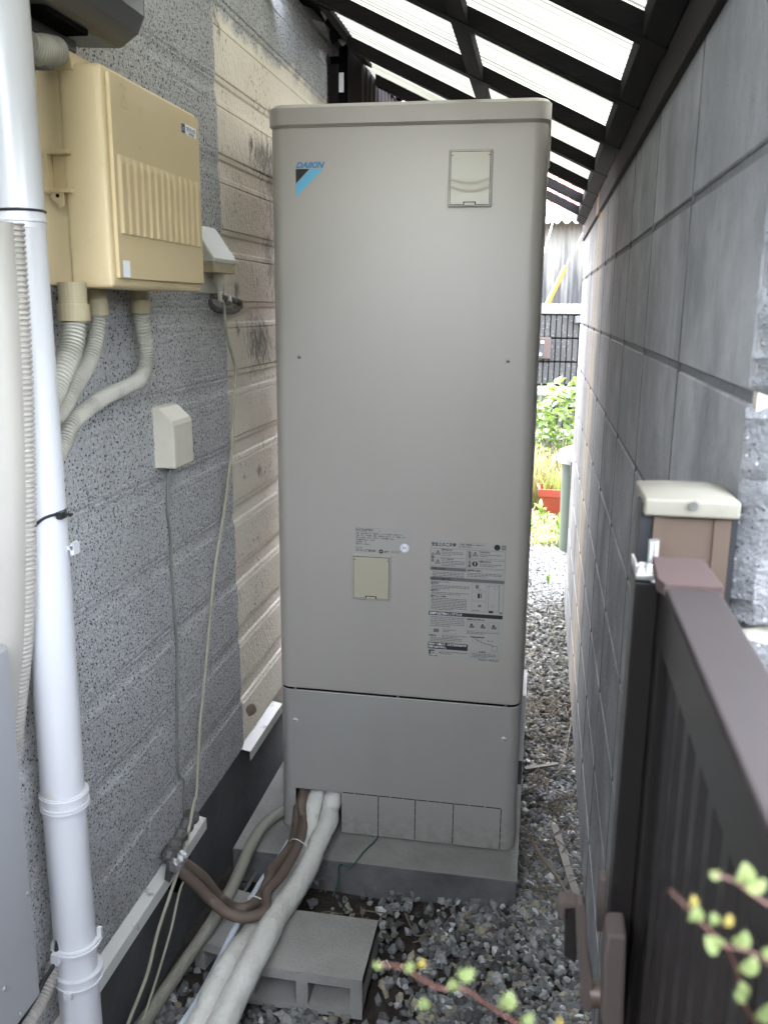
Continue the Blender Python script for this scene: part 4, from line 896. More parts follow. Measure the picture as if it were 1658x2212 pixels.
# ================================================================== PIPES AT THE BOTTOM
def pipe(name, label, cat, pts, r, mat, group=None, seg=16, rf=None, step=.012):
    return tag(B().mat(mat).tube(resample(spline(pts, 14), step), r, seg, rf=rf).build(name, None, smooth=True), label, cat, group)
zz = lambda u, v, z: onZ(u, v, z)
# positions follow the runs across the ground from the cut-out towards the near left
def path(lst): return [onZ(*Z6(u, v), z) if fl == 6 else onZ(*Z7(u, v), z) for (u, v, z, fl) in lst]
wf = lambda i: .0225*(1+.035*math.sin(i*.9)+.02*math.sin(i*2.3))
P = [Vector((.128, .10, .16))]+path([(300, 640, .095, 7), (285, 760, .05, 7)])
P = [Vector((.085, .12, .14)), Vector((.083, .02, .105)), onY(*Z7(290, 650), -.01), onY(*Z7(285, 800), -.05), onZ(*Z7(230, 930), .02)]
# right-hand fat pipe
PR_ = [Vector((.140, .22, .13)), Vector((.142, .10, .118)), Vector((.1415, .035, .100)), Vector((.139, -.012, .073)), onY(*Z7(368, 800), -.050), onZ(*Z7(318, 900), .045), onZ(*Z7(260, 1040), .030), onZ(*Z7(165, 1200), .035), onZ(*Z7(88, 1300), .045), onZ(*Z6(1500, 850), .052), onZ(*Z6(1425, 990), .052), onZ(*Z6(1360, 1120), .045), onZ(*Z6(1300, 1240), .035), onZ(*Z6(1255, 1340), .03), onZ(*Z6(1180, 1470), .02), onZ(*Z6(1050, 1750), .0)]
PL_ = [Vector((.095, .22, .13)), Vector((.095, .12, .115)), Vector((.093, .04, .095)), Vector((.089, -.005, .066)), onY(*Z7(278, 810), -.040), onZ(*Z7(250, 900), .02), onZ(*Z7(190, 1060), -.005), onZ(*Z7(90, 1200), -.01), onZ(*Z6(1460, 800), .0), onZ(*Z6(1360, 920), .022), onZ(*Z6(1285, 1020), .035), onZ(*Z6(1220, 1130), .035), onZ(*Z6(1170, 1240), .03), onZ(*Z6(1110, 1370), .02), onZ(*Z6(1020, 1520), .01), onZ(*Z6(900, 1760), .0)]
crease = lambda i, n0: (1-.13*abs(math.sin(i*.55))**10) if i < n0 else 1
pipe('insulated_pipe', 'smooth white insulated pipe, the right-hand one, leaving the tank over the hollow block', 'pipe', PR_, .027, M_WRAP2, 'insulated pipes', 22, rf=lambda i: .0235*crease(i, 34)*(1+min(i, 60)/60*.2)*(1+.015*math.sin(i*2.3)))
pipe('insulated_pipe', 'taped wrinkled white insulated pipe lying left of the smooth one', 'pipe', PL_, .022, M_WRAP2, 'insulated pipes', 22, rf=lambda i: .0245*(1-.12*(abs(math.sin(i*.5))**12)+.02*math.sin(i*1.7)))
# brown hoses: out of the cut-out, looping up to the wall hole
ho = onX(*Z6(985, 500), XL+.01)
for k, (dx_, lab) in enumerate(((0, 'brown taped hose, nearer one, looping from the wall hole into the tank'), (1, 'brown taped hose, farther one, looping from the wall hole into the tank'))):
    if k == 0: P = [Vector((.066, .12, .15)), onY(*Z7(228, 680), -.01), onY(*Z7(238, 780), -.04), onZ(*Z7(215, 900), .055), onZ(*Z7(130, 1060), .055), onZ(*Z7(40, 1170), .06), onZ(*Z6(1480, 740), .065), onZ(*Z6(1380, 782), .07), onZ(*Z6(1270, 760), .08), onX(*Z6(1180, 690), -.03), onX(*Z6(1090, 600), -.06), onX(*Z6(1000, 520), -.09), Vector((XL-.01, ho.y-.0, ho.z))]
    else: P = [Vector((.052, .14, .14)), onY(*Z7(212, 700), .01), onY(*Z7(200, 800), -.03), onZ(*Z7(170, 920), .035), onZ(*Z7(60, 1060), .035), onZ(*Z6(1500, 560), .04), onZ(*Z6(1440, 680), .045), onZ(*Z6(1340, 735), .06), onX(*Z6(1230, 680), -.04), onX(*Z6(1130, 560), -.07), onX(*Z6(1030, 480), -.10), Vector((XL-.01, ho.y+.03, ho.z+.02))]
    pipe('brown_hose', lab, 'hose', P, .0125, M_BROWNH, 'brown hoses')
P = [onZ(*Z6(1640, 150), .02), onZ(*Z6(1570, 190), .02), onZ(*Z6(1460, 280), .02), onZ(*Z6(1390, 400), .02), onZ(*Z6(1300, 600), .01), onZ(*Z6(1180, 810), .01), onZ(*Z6(1030, 1030), -.02), onZ(*Z6(900, 1220), -.03), onZ(*Z6(790, 1380), -.03), onZ(*Z6(700, 1500), -.03)]
o = ribbed('ribbed_conduit', P, .0150, .005, .07, M_PF); tag(o, 'long grey-beige ribbed conduit lying along the foundation', 'conduit')
P = [onZ(*Z7(160, 900), .02), onZ(*Z7(60, 1060), .02), onZ(*Z6(1470, 560), .02), onZ(*Z6(1380, 710), .02), onZ(*Z6(1290, 880), .01), onZ(*Z6(1180, 1100), -.02), onZ(*Z6(1080, 1280), -.02), onZ(*Z6(1000, 1400), -.02), onZ(*Z6(940, 1500), -.02)]
o = ribbed('ribbed_conduit', P, .0075, .0045, .10, M_BLUEW); tag(o, 'thin pale blue-white ribbed conduit beside the insulated pipes', 'conduit')
P = [onZ(*Z7(140, 840), .0), onZ(*Z7(50, 900), -.02), onZ(*Z7(10, 980), -.04), onZ(*Z6(1440, 500), -.06), onZ(*Z6(1380, 610), -.07), onZ(*Z6(1310, 700), -.07)]
tag(B().mat(M_GREYW).tube(spline(P, 8), .0035, 8).build('grey_cable', None, smooth=True), 'thin grey cable looping from under the tank to the gravel', 'cable')
P = [Vector((.268, .03, .012)), onZ(*Z7(625, 885), .003), onZ(*Z7(560, 950), .002), onZ(*Z7(490, 1030), .001), Vector((.19, -.125, -.01)), onZ(*Z7(420, 1110), -.05), onZ(*Z7(395, 1190), -.068)]
M_GRN = plain('green_insulation', (.03, .09, .06), .5)
tag(B().mat(M_GRN).tube(spline(P, 8), .0022, 8).build('ground_wire', None, smooth=True), 'thin green ground wire from the tank base across the pad edge', 'wire')
# cable ties around the pipes
def loop_tie(c, a, bvec, r1, r2, mat, lab):
    P = [Vector(c)+Vector(a)*r1*math.cos(t)+Vector(bvec)*r2*math.sin(t) for t in np.linspace(0, 6.2832, 25)]
    o = B().mat(mat).tube(P, .0017, 6, cap=False).build('cable_tie', None, smooth=True); return tag(o, lab, 'cable tie', 'white cable ties on the pipe bundle')
M_TIE = plain('white_tie', srgb(214, 214, 208), .4)
for (pt1, pt2, lab) in (((165, 885), (285, 955), 'white cable tie round the brown hoses nearest the tank'), ((-60, 1185), (95, 1275), 'white cable tie round brown hoses and pipe beside the hollow block')):
    a_, c_ = onZ(*Z7(*pt1), .05), onZ(*Z7(*pt2), .05); loop_tie((a_+c_)/2-Vector((0, 0, .012)), (c_-a_).normalized(), (0, -.25, 1), (c_-a_).length/2, .030, M_TIE, lab)
a_, c_ = onZ(*Z6(1330, 925), .05), onZ(*Z6(1475, 965), .05); loop_tie((a_+c_)/2-Vector((0, 0, .012)), (c_-a_).normalized(), (0, -.25, 1), (c_-a_).length/2, .028, M_TIE, 'white cable tie round both white insulated pipes')
# tape bundle at the wall hole
tp = thing('pipe_seal_tape', 'grey vinyl and silver foil tape wrapped around the pipe hole in the wall', 'tape')
P = [onX(*Z6(*q), XL+.02) for q in [(1080, 200), (1040, 260), (1000, 330), (960, 400), (930, 470)]]
b = B(); b.mat(M_GTAPE).tube(spline(P, 5), .016, 10, rf=lambda i: .010+.010*abs(math.sin(i*.8))); b.build('grey_tape', None, tp)
b = B(); b.mat(M_FOIL).tube(spline([onX(*Z6(*q), XL+.035) for q in [(1010, 440), (985, 470), (960, 505)]], 5), .017, 12, rf=lambda i: .014+.004*math.sin(i*1.7)); b.build('foil_tape', None, tp)
b = B(); b.mat(M_GTAPE).add([onX(*Z6(*q), XL+.028) for q in [(930, 470), (985, 500), (945, 590), (915, 570)]], [(0, 1, 2, 3)]); b.build('tape_tail', None, tp)

# ================================================================== HOLLOW BLOCKS
def hblock(name, cx_, cyf, zt, rot, lab, w=.39, d=.19, h=.097, nh=3):
    b = B(); b.mat(M_HB)
    # extruded along depth with holes: build face grid with gaps
    wall = .026; hw_ = (w-wall*(nh+1))/nh
    b.box((-w/2, 0, -wall*.9), (w/2, d, 0)); b.box((-w/2, 0, -h), (w/2, d, -h+wall*.7))
    x = -w/2
    for k in range(nh+1): b.box((x, 0.0005, -h+.001), (x+wall, d-.0005, -.001)); x += wall+hw_
    b.mat(M_DARK); b.box((-w/2+.01, d*.6, -h+.01), (w/2-.01, d*.62, -.01))
    o = b.build(name, None, None, bevel=0); o.location = (cx_, cyf, zt); o.rotation_euler = (0, 0, rot); return tag(o, lab, 'concrete block')
hblock('hollow_block', .333-.13, -.54, .02, 0.0, 'hollow concrete block lying flat under the white insulated pipes', w=.26, nh=2)
hblock('hollow_block', -.007, -.463, -.012, -.22, 'second hollow block half hidden behind the pipes beside the foundation', w=.14, nh=1)

# ================================================================== DEBRIS ON THE GRAVEL
def stick(pts, r, mat, lab, nm='twig', grp='dry twigs on the gravel'):
    return tag(B().mat(mat).tube(spline(pts, 6), r, 5, rf=lambda i: r*(1-.02*i)).build(nm, None), lab, 'twig', grp)
def lath(a, c_, w, lab):
    a, c_ = Vector(a), Vector(c_); d = (c_-a).normalized(); s_ = Vector((-d.y, d.x, 0))*w/2; up = Vector((0, 0, .006)); b = B(); b.mat(M_LATH)
    b.hexa([a-s_, c_-s_, c_+s_, a+s_, a-s_+up, c_-s_+up, c_+s_+up, a+s_+up]); return tag(b.build('wood_lath', None), lab, 'lath')
gz = GZ+.022
lath(onZ(*Z8(370, 920), gz), onZ(*Z8(510, 1360), gz), .020, 'flat grey wood lath on the gravel pointing towards the camera')
lath(onZ(*Z8(195, 580), gz), onZ(*Z8(395, 550), gz), .014, 'short pale lath lying crosswise on the gravel beside the tank')
stick([onZ(*Z8(*q), gz+.01) for q in [(235, 1010), (300, 1110), (390, 1230), (470, 1360)]], .006, M_TWIG, 'thick tan stalk beside the grey lath')
stick([onZ(*Z8(*q), gz+.01) for q in [(470, 265), (468, 330), (430, 520), (400, 590), (345, 630)]], .002, M_LATH, 'thin pale wire-like stem curving along the block wall')
stick([onZ(*Z8(*q), gz+.01) for q in [(160, 720), (260, 680), (340, 640)]], .003, M_TWIG, 'bent twig touching the foot of the tank')
stick([onZ(*Z8(*q), gz+.01) for q in [(150, 950), (260, 1000), (400, 1045)]], .003, M_TWIG, 'twig lying across the gravel right of the pad')
stick([onZ(*Z7(*q), gz) for q in [(560, 1265), (640, 1275), (720, 1285)]], .0018, M_TWIG, 'pale thin twig in the soil in front of the pad')
stick([onZ(*Z7(*q), gz) for q in [(780, 1280), (800, 1330), (830, 1390)]], .0025, M_TWIG, 'short dark twig upright in the soil before the pad')
stick([onZ(*Z7(*q), gz) for q in [(870, 1320), (920, 1380), (955, 1440)]], .0016, M_TWIG, 'curved fine twig on the bare soil')
def litter(n, area, lmin, lmax, mat, name, lab):
    b = B(); b.mat(mat)
    for k in range(n):
        x, y = random.uniform(*area[0]), random.uniform(*area[1]); L = random.uniform(lmin, lmax); a = random.uniform(0, 3.14); r = random.uniform(.0008, .002)
        p = Vector((x, y, gz+random.uniform(-.004, .010))); d = Vector((math.cos(a), math.sin(a), random.uniform(-.15, .15)))*L
        b.tube([p, p+d*.5+Vector((random.uniform(-.008, .008), random.uniform(-.008, .008), .004)), p+d], r, 4)
    o = b.build(name, None); stuff(o); o['label'] = lab; return o
litter(140, ((.64, .80), (-.15, 1.1)), .03, .13, M_TWIG, 'straw_litter', 'dry straw and twig litter scattered between tank and wall')
litter(70, ((.10, .8), (-1.0, -.1)), .02, .06, M_TWIG, 'straw_litter', 'small straw bits on the near gravel and soil')
# dead leaf on the flashing
def leafmesh(L, Wd, curl=.15, nm='leaf', n=5):
    n = 9 if L < .03 else n; vs = [(0, 0, 0)]
    for i in range(1, n):
        t = i/n; w = Wd*math.sin(math.pi*t**.8)*.5 if L > .03 else Wd*.5*math.sqrt(max(0, 1-(2*t-1)**2)); z = curl*L*math.sin(math.pi*t)*.3
        vs += [(-w, t*L, z+w*.5), (0, t*L, z), (w, t*L, z+w*.5)]
    vs.append((0, L, -curl*L*.3)); fs = [(0, 2, 1), (0, 3, 2)]
    for i in range(n-2):
        o = 1+i*3; fs += [(o, o+1, o+4, o+3), (o+1, o+2, o+5, o+4)]
    o = 1+(n-2)*3; e = len(vs)-1; fs += [(o, o+1, e), (o+1, o+2, e)]
    return vs, fs
v, f = leafmesh(.04, .03, .6); p = onX(538, 1548, XL+.012)
o = B().mat(M_TWIG).add(v, f).build('dead_leaf', None); o.location = p; o.rotation_euler = (.9, .3, .2); tag(o, 'curled brown dead leaf on the ledge below the cream siding', 'leaf')

# ================================================================== GATE POST AND GATE
gp = thing('gate_post', 'square tan-bronze gate post with a worn cream cap against the block wall end', 'gate post')
yp = -1.35; px0, px1 = .738, .799; pt = 1.237
b = B(); b.mat(M_POST)
prof = [(px0, 0), (px0+.009, 0), (px0+.009, .0018), (px0+.048, .0018), (px0+.048, 0), (px1, 0), (px1, .03), (px0, .03)]
b.prism(prof, lambda p: (p[0], yp+p[1], GZ), lambda p: (p[0], yp+p[1], pt)); b.build('post', None, gp)
b = B(); b.mat(M_BLACK).box((px0-.0105, yp+.004, GZ), (px0-.0005, yp+.029, pt)); b.build('post_side_channel', None, gp)
b = B(); b.mat(M_BLACK).box((px1, yp+.004, GZ), (px1+.006, yp+.029, pt)); b.build('rubber_seal', None, gp)
cx0, cx1 = .729, .804; cyy0, cyy1 = yp-.006, yp+.075; cz = 1.240
rows = []
b = B(); b.mat(M_CAP)
vs = [(cx0, cyy0, cz-.012), (cx1, cyy0, cz-.012), (cx1, cyy1, cz-.012), (cx0, cyy1, cz-.012), (cx0, cyy0, cz+.002), (cx1, cyy0, cz+.002), (cx1, cyy1, cz+.002), (cx0, cyy1, cz+.002),
      (cx0+.02, cyy0+.02, cz+.007), (cx1-.02, cyy0+.02, cz+.007), (cx1-.02, cyy1-.02, cz+.007), (cx0+.02, cyy1-.02, cz+.007)]
b.add(vs, [(0, 3, 2, 1), (0, 1, 5, 4), (1, 2, 6, 5), (2, 3, 7, 6), (3, 0, 4, 7), (4, 5, 9, 8), (5, 6, 10, 9), (6, 7, 11, 10), (7, 4, 8, 11), (8, 9, 10, 11)])
b.build('post_cap', None, gp, smooth=True, bevel=.0025, seg=3)
b = B(); b.mat(M_SCREW).tube([(.767, cyy0, 1.2385), (.767, cyy0-.003, 1.2385)], .0036, 12); b.build('cap_screw', None, gp)
b = B(); b.mat(M_POST).box((px0, yp+.03, GZ), (px1, yp+.068, pt)); b.build('post_core', None, gp)
gt = thing('gate', 'dark brown aluminium gate leaf standing open along the right side of the picture', 'gate')
gx0, gx1 = .735, .772; gy0, gy1 = -2.25, -1.385; gtop = 1.200
b = B(); b.mat(M_GATER).box((gx0, gy0, gtop-.007), (gx1, -1.462, gtop)); b.build('top_rail', None, gt, bevel=.002)
b = B(); b.mat(M_MAUVE).prism([(gx0-.001, -1.39), (gx1+.0, -1.39), (gx1+.002, -1.452), (gx1+.002, -1.462), (gx0-.001, -1.462), (gx0-.0045, -1.45)], lambda p: (p[0], p[1], gtop-.006), lambda p: (p[0], p[1], gtop+.0035)); b.build('rail_end_cap', None, gt, bevel=.001)
b = B(); b.mat(M_GATEB).box((gx0+.003, gy1-.045, GZ+.06), (gx1-.002, gy1-.005, gtop-.008)); b.build('hinge_stile', None, gt, bevel=.002)
b = B(); b.mat(M_GATEB).box((gx0+.0015, gy0, 1.150), (gx1, gy1-.048, gtop-.0075)); b.build('upper_band', None, gt)
b = B(); b.mat(M_DARK).box((gx0+.012, gy0, GZ+.1), (gx0+.016, gy1-.046, 1.149)); b.build('back_panel', None, gt)
slm = None
for k in range(24):
    y = gy1-.094-k*.042
    if slm is None:
        bb_ = B(); bb_.mat(M_GATEB).prism([(0, 0), (-.006, .004), (-.006, .020), (0, .024), (.006, .024), (.006, 0)], lambda p: (p[0], p[1], GZ+.1), lambda p: (p[0], p[1], 1.148-(0 if p[0] > -.003 else .008))); o = bb_.build('slat', None, gt); slm = o.data
    else: o = link('slat', slm, gt)
    o.location = (gx0+.0125, y, 0)
b = B(); b.mat(M_GATEB).box((gx0+.003, gy0, GZ+.05), (gx1-.002, gy1-.046, GZ+.1)); b.build('bottom_rail', None, gt)
# jamb strip left of the leaf with silver hinge clip
pj = onY(*ZG(400, 930), -1.39)
b = B(); b.mat(M_GATEB).box((.7195, -1.412, GZ+.02), (.7376, -1.386, 1.188)); b.build('jamb_profile', None, gp, bevel=.0015)
b = B(); b.mat(M_SILV).box((.7185, -1.416, 1.191), (.7345, -1.384, 1.1955)); b.box((.7185, -1.416, 1.191), (.7205, -1.384, 1.203)); b.tube([(.7255, -1.400, 1.195), (.7255, -1.400, 1.2005)], .003, 10); b.build('hinge_clip', None, gp, bevel=.0008)
b = B(); b.mat(M_SILV).tube([(.7365, -1.372, 1.19), (.7365, -1.372, 1.212)], .0042, 14); b.build('hinge_pin', None, gp)
# latch lever assembly
lt = thing('gate_latch', 'brown plastic lever latch sticking out from the lower part of the open gate', 'latch')
YL = -1.44
def plate(pts, y, th, mat, nm, parent, bev=.0015):
    P = [onY(*Z8(*q), y) for q in pts]; n = len(P); b = B(); b.mat(mat)
    b.add([tuple(p) for p in P]+[(p.x+.0, p.y+th, p.z) for p in P], [tuple(range(n)), tuple(range(n, 2*n))[::-1]]+[(i, (i+1) % n, n+(i+1) % n, n+i) for i in range(n)])
    return b.build(nm, None, parent, bevel=bev)
plate([(505, 1380), (545, 1378), (562, 1400), (578, 1700), (605, 1860), (608, 1990), (595, 2035), (545, 2035), (528, 1985), (530, 1850), (512, 1700), (498, 1420)], YL, .012, M_HAND, 'lever_arm', lt)
plate([(395, 1385), (440, 1370), (505, 1380), (500, 1415), (440, 1420), (432, 1500), (395, 1470), (385, 1430)], YL+.014, .014, M_HAND, 'latch_hook', lt)
plate([(435, 1430), (500, 1430), (508, 1700), (500, 1755), (428, 1700)], YL+.018, .01, M_GATEB, 'latch_body', lt)
b = B(); a_, c_ = onY(*Z8(590, 1930), YL+.006), onY(*Z8(700, 1930), YL+.006); b.mat(M_POST).tube([a_, c_], .0105, 18); b.build('lever_spindle', None, lt, smooth=True)
plate([(690, 1590), (720, 1580), (808, 1582), (806, 1640), (790, 2110), (770, 2230), (680, 2230), (655, 2090), (672, 1700)], YL-.02, .03, M_HAND, 'strike_cover', lt, .003)
plate([(645, 1240), (692, 1235), (690, 1330), (680, 1560), (625, 1560)], YL+.03, .014, M_HAND, 'keeper_bar', lt, .002)

# ================================================================== BACKGROUND YARD
yw = thing('yard_wall', 'low ribbed decorative block wall with cap stones at the back of the yard', 'wall')
YW = 5.8; ztw = 1.426
b = B(); b.mat(M_DARK).box((-1.8, YW+.02, GZ-.1), (3.4, YW+.12, ztw-.06)); b.build('wall_core', None, yw)
rb = None; bx0 = -1.8; w_ = .384
for r_ in range(8):
    for c_ in range(13):
        z = ztw-.088-.2*(r_+1)
        if z < GZ-.15: continue
        if rb is None:
            b_ = B(); b_.mat(M_RIBB)
            for k in range(8): b_.box((k*.048+.004, 0, .006), (k*.048+.044, .03, .192))
            o = b_.build('ribbed_block', None, yw, bevel=.005, seg=1); rb = o.data
        else: o = link('ribbed_block', rb, yw)
        o.location = (bx0+c_*w_, YW, z)
cbm = None
for c_ in range(13):
    if cbm is None: b_ = B(); b_.mat(M_CAPB).box((.002, -.012, 0), (w_-.002, .13, .084)); o = b_.build('cap_block', None, yw, bevel=.004); cbm = o.data
    else: o = link('cap_block', cbm, yw)
    o.location = (bx0+c_*w_+.075, YW, ztw-.084)
q0, q1 = onY(*ZH(497, 1668), YW-.06), onY(*ZH(612, 1892), YW-.06)
mb = thing('wall_box', 'dark brown box with two white squares hanging on the ribbed yard wall', 'box')
b = B(); b.mat(M_ALU).box((q0.x-.01, YW-.08, q1.z), (q1.x, YW-.002, q0.z)); b.build('case', None, mb, bevel=.004)
b = B(); b.mat(M_BLACK).box((q0.x, YW-.084, q1.z+.012), (q0.x+(q1.x-q0.x)*.45, YW-.079, q0.z-.012)); b.build('dark_front', None, mb)
for (a_, c_) in ((ZH(518, 1702), ZH(545, 1728)), (ZH(497, 1836), ZH(522, 1862))):
    a1, c1 = onY(*a_, YW-.086), onY(*c_, YW-.086); b = B(); b.mat(M_WHITE2).box((a1.x, YW-.088, c1.z), (c1.x, YW-.0845, a1.z)); b.build('white_square', None, mb)
q0, q1 = onY(*ZH(885, 1430), YW-.05), onY(*ZH(945, 1513), YW-.05)
b = B(); b.mat(M_BLACK).hexa([(q0.x, YW-.07, q1.z), (q1.x+.05, YW-.07, q1.z), (q1.x+.05, YW-.002, q1.z), (q0.x, YW-.002, q1.z), (q0.x, YW-.06, q0.z-.01), (q1.x+.05, YW-.06, q0.z+.004), (q1.x+.05, YW-.002, q0.z+.004), (q0.x, YW-.002, q0.z-.01)])
tag(b.build('wall_lamp', None, None, bevel=.004), 'small black fixture under the cap stones of the yard wall', 'fixture')
# guy wire with yellow guard
gw = thing('guy_wire', 'steel guy wire with a yellow plastic guard behind the yard wall', 'guy wire')
YG = 7.0; a_, c_, e_ = onY(*ZH(575, 1330), YG), onY(*ZH(782, 910), YG), onY(*ZH(1180, 130), YG)
b = B(); b.mat(M_YEL).tube([a_, c_], .022, 14); b.build('yellow_guard', None, gw, smooth=True)
b = B(); b.mat(M_GREYW).tube([a_, c_, e_], .0035, 8); b.build('wire', None, gw, smooth=True)
P = [onY(*ZH(*q), 9.5) for q in [(690, 290), (655, 400), (610, 560), (570, 690), (553, 760)]]
M_WW = plain('white_cable', srgb(220, 216, 206), .5)
tag(B().mat(M_WW).tube(spline(P, 8), .006, 8).build('drop_cable', None, smooth=True), 'white cable drooping in front of the corrugated shed', 'cable')
# shed
sh = thing('shed', 'old shed with mouldy corrugated wall and salmon tiled roof beyond the yard', 'shed')
YS = 11.0
ez = onY(1220, 478, YS-.35).z
n = 900; xs = np.linspace(-4, 5, n); vs = []
for z in (GZ-.5, ez+.2):
    for x in xs: vs.append((x, YS+.010*math.sin(2*math.pi*x/.063), z))
b = B(); b.mat(M_SLATE).add(vs, [(i, i+1, n+i+1, n+i) for i in range(n-1)]); o = b.build('corrugated_wall', None, sh, smooth=True)
b = B(); b.mat(M_SLATE).box((-4, YS+.02, GZ-.5), (5, YS+4, ez+.2)); b.build('shed_body', None, sh)
b = B(); xs = np.linspace(-4, 5, 700); n = len(xs); vs = []
for y, z in ((YS-.38, ez), (YS+.35, ez+.22)):
    for x in xs: vs.append((x, y, z+.025*math.sin(2*math.pi*x/.13)))
b.mat(M_EAVE).add(vs, [(i, i+1, n+i+1, n+i) for i in range(n-1)]); o = b.build('eave_sheet', None, sh, smooth=True); md = o.modifiers.new('thickness', 'SOLIDIFY'); md.thickness = .012
tl = None
b = B(); b.mat(M_TILE).hexa([(-4, YS+.30, ez+.17), (5, YS+.30, ez+.17), (5, YS+3.8, ez+2.1), (-4, YS+3.8, ez+2.1), (-4, YS+.30, ez+.20), (5, YS+.30, ez+.20), (5, YS+3.8, ez+2.13), (-4, YS+3.8, ez+2.13)]); b.build('roof_deck', None, sh)
for r_ in range(11):
    for c_ in range(22):
        if tl is None:
            b_ = B(); b_.mat(M_TILE); nn = 9; vs = []
            for (yy, zz_) in ((0, .0), (.27, .12)):
                for i in range(nn): x = .155*i/(nn-1); vs.append((x, yy, zz_+.045+.022*math.sin(2*math.pi*i/(nn-1))))
            for i in range(nn): x = .155*i/(nn-1); vs.append((x, .0, .010+.022*math.sin(2*math.pi*i/(nn-1))))
            b_.add(vs, [(i, i+1, nn+i+1, nn+i) for i in range(nn-1)]+[(2*nn+i, 2*nn+i+1, i+1, i) for i in range(nn-1)]); o = b_.build('roof_tile', None, sh, smooth=True); tl = o.data
        else: o = link('roof_tile', tl, sh)
        o.location = (-.2+c_*.155+(.03 if r_ % 2 else 0), YS+.30+r_*.24, ez+.19+r_*.24*.552)
# bench rail behind the bush
M_RAIL = plain('weathered_rail', (.28, .29, .27), .6)
b = B(); q = onY(*ZY(400, 675), 5.2); b.mat(M_RAIL).box((.2, 5.15, q.z-.035), (1.6, 5.25, q.z+.035)); 
b.mat(M_RAIL).box((.25, 5.16, GZ), (.31, 5.24, q.z-.036)); b.box((1.5, 5.16, GZ), (1.56, 5.24, q.z-.036)); b.box((.2, 5.15, q.z+.32), (1.6, 5.25, q.z+.38))
tag(b.build('white_rail', None, bevel=.004), 'white low rail hidden behind the green bush', 'rail')
# planter
plt_ = thing('planter', 'terracotta orange plastic planter trough full of weeds in the sunny yard', 'planter')
q0, q1 = onY(*ZY(435, 1205), 4.1), onY(*ZY(600, 1415), 4.1)
L_ = .65; x0_ = q0.x
def troughring(x0, x1, y0, y1, z): return [(x0, y0, z), (x1, y0, z), (x1, y1, z), (x0, y1, z)]
b = B(); b.mat(M_ORANGE); zt_p = q0.z; zb_p = GZ-.005
R_ = [troughring(x0_+.09, x0_+L_-.05, 4.15, 4.28, zb_p), troughring(x0_+.012, x0_+L_-.012, 4.11, 4.32, zt_p-.05), troughring(x0_, x0_+L_, 4.10, 4.33, zt_p-.05), troughring(x0_, x0_+L_, 4.10, 4.33, zt_p), troughring(x0_+.015, x0_+L_-.015, 4.115, 4.315, zt_p), troughring(x0_+.02, x0_+L_-.02, 4.12, 4.31, zt_p-.06)]
vs = [p for r_ in R_ for p in r_]; b.add(vs, [(l*4+i, l*4+(i+1) % 4, (l+1)*4+(i+1) % 4, (l+1)*4+i) for l in range(5) for i in range(4)]+[(0, 1, 2, 3)]); b.build('trough', None, plt_)
b = B(); b.mat(M_SOIL).box((x0_+.03, 4.13, zt_p-.07), (x0_+L_-.03, 4.30, zt_p-.05)); b.build('soil', M_SOIL, plt_)
q = onY(*ZY(400, 1160), 4.5); b = B(); b.mat(M_PAD).box((q.x, 4.45, GZ), (q.x+.9, 4.62, q.z)); tag(b.build('kerb_block', None, bevel=.006), 'grey concrete edging block behind the orange planter', 'edging')
# bin with grey lid
bn = thing('garden_bin', 'green bin with domed grey lid standing just past the end of the block wall', 'bin')
cb0 = onY(*ZY(620, 930), 3.35); xc = cb0.x+.20; ylc = 3.35; zl = onY(*ZY(650, 900), 3.2).z
b = B(); n = 28; prof = [(.165, GZ), (.175, zl-.06), (.18, zl-.03)]; vs = [(xc+r_*math.cos(2*math.pi*k/n), ylc+r_*math.sin(2*math.pi*k/n), z) for r_, z in prof for k in range(n)]
b.mat(M_GREENP).add(vs, [(l*n+k, l*n+(k+1) % n, (l+1)*n+(k+1) % n, (l+1)*n+k) for l in range(2) for k in range(n)]+[tuple(range(n))[::-1]]); b.build('bin_body', None, bn, smooth=True)
b = B(); prof = [(.202, zl-.045), (.205, zl-.01), (.195, zl+.002), (.19, zl+.02), (.12, zl+.05), (.11, zl+.052), (.10, zl+.072), (.0, zl+.08)]; vs = [(xc+r_*math.cos(2*math.pi*k/n), ylc+r_*math.sin(2*math.pi*k/n), z) for r_, z in prof for k in range(n)]
b.mat(plain('grey_lid', (.20, .20, .21), .5)).add(vs, [(l*n+k, l*n+(k+1) % n, (l+1)*n+(k+1) % n, (l+1)*n+k) for l in range(len(prof)-1) for k in range(n)]); b.build('bin_lid', None, bn, smooth=True)
b = B(); b.mat(M_BLACK).box((xc-.13, ylc-.215, zl-.10), (xc-.03, ylc-.175, zl-.01)); b.build('lid_latch', None, bn, bevel=.006)
# plants
def plant_leaf_mesh(name, L, Wd, mat, curl=.2):
    v, f = leafmesh(L, Wd, curl); me = bpy.data.meshes.new(name); me.from_pydata(v, [], f); me.materials.append(mat); me.polygons.foreach_set('use_smooth', [True]*len(f)); return me
LM = [plant_leaf_mesh('leaf', .085, .032, M_LEAF), plant_leaf_mesh('leaf', .095, .036, M_LEAF2), plant_leaf_mesh('leaf', .07, .028, M_LEAF2, .4)]
bu = thing('leafy_bush', 'bright green broad-leaved bush in front of the ribbed yard wall', 'bush')
rr = random.Random(3); stems = B(); stems.mat(M_GSTEM); nl = 0
for k in range(34):
    bx, by = rr.uniform(.50, 1.05), rr.uniform(4.72, 5.0); h = rr.uniform(.6, .98); top = Vector((bx+rr.uniform(-.15, .15), by+rr.uniform(-.12, .12), GZ+h)); base = Vector((bx, by, GZ))
    P = spline([base, (base+top)/2+Vector((rr.uniform(-.04, .04), rr.uniform(-.04, .04), 0)), top], 6); stems.tube(P, .004, 5)
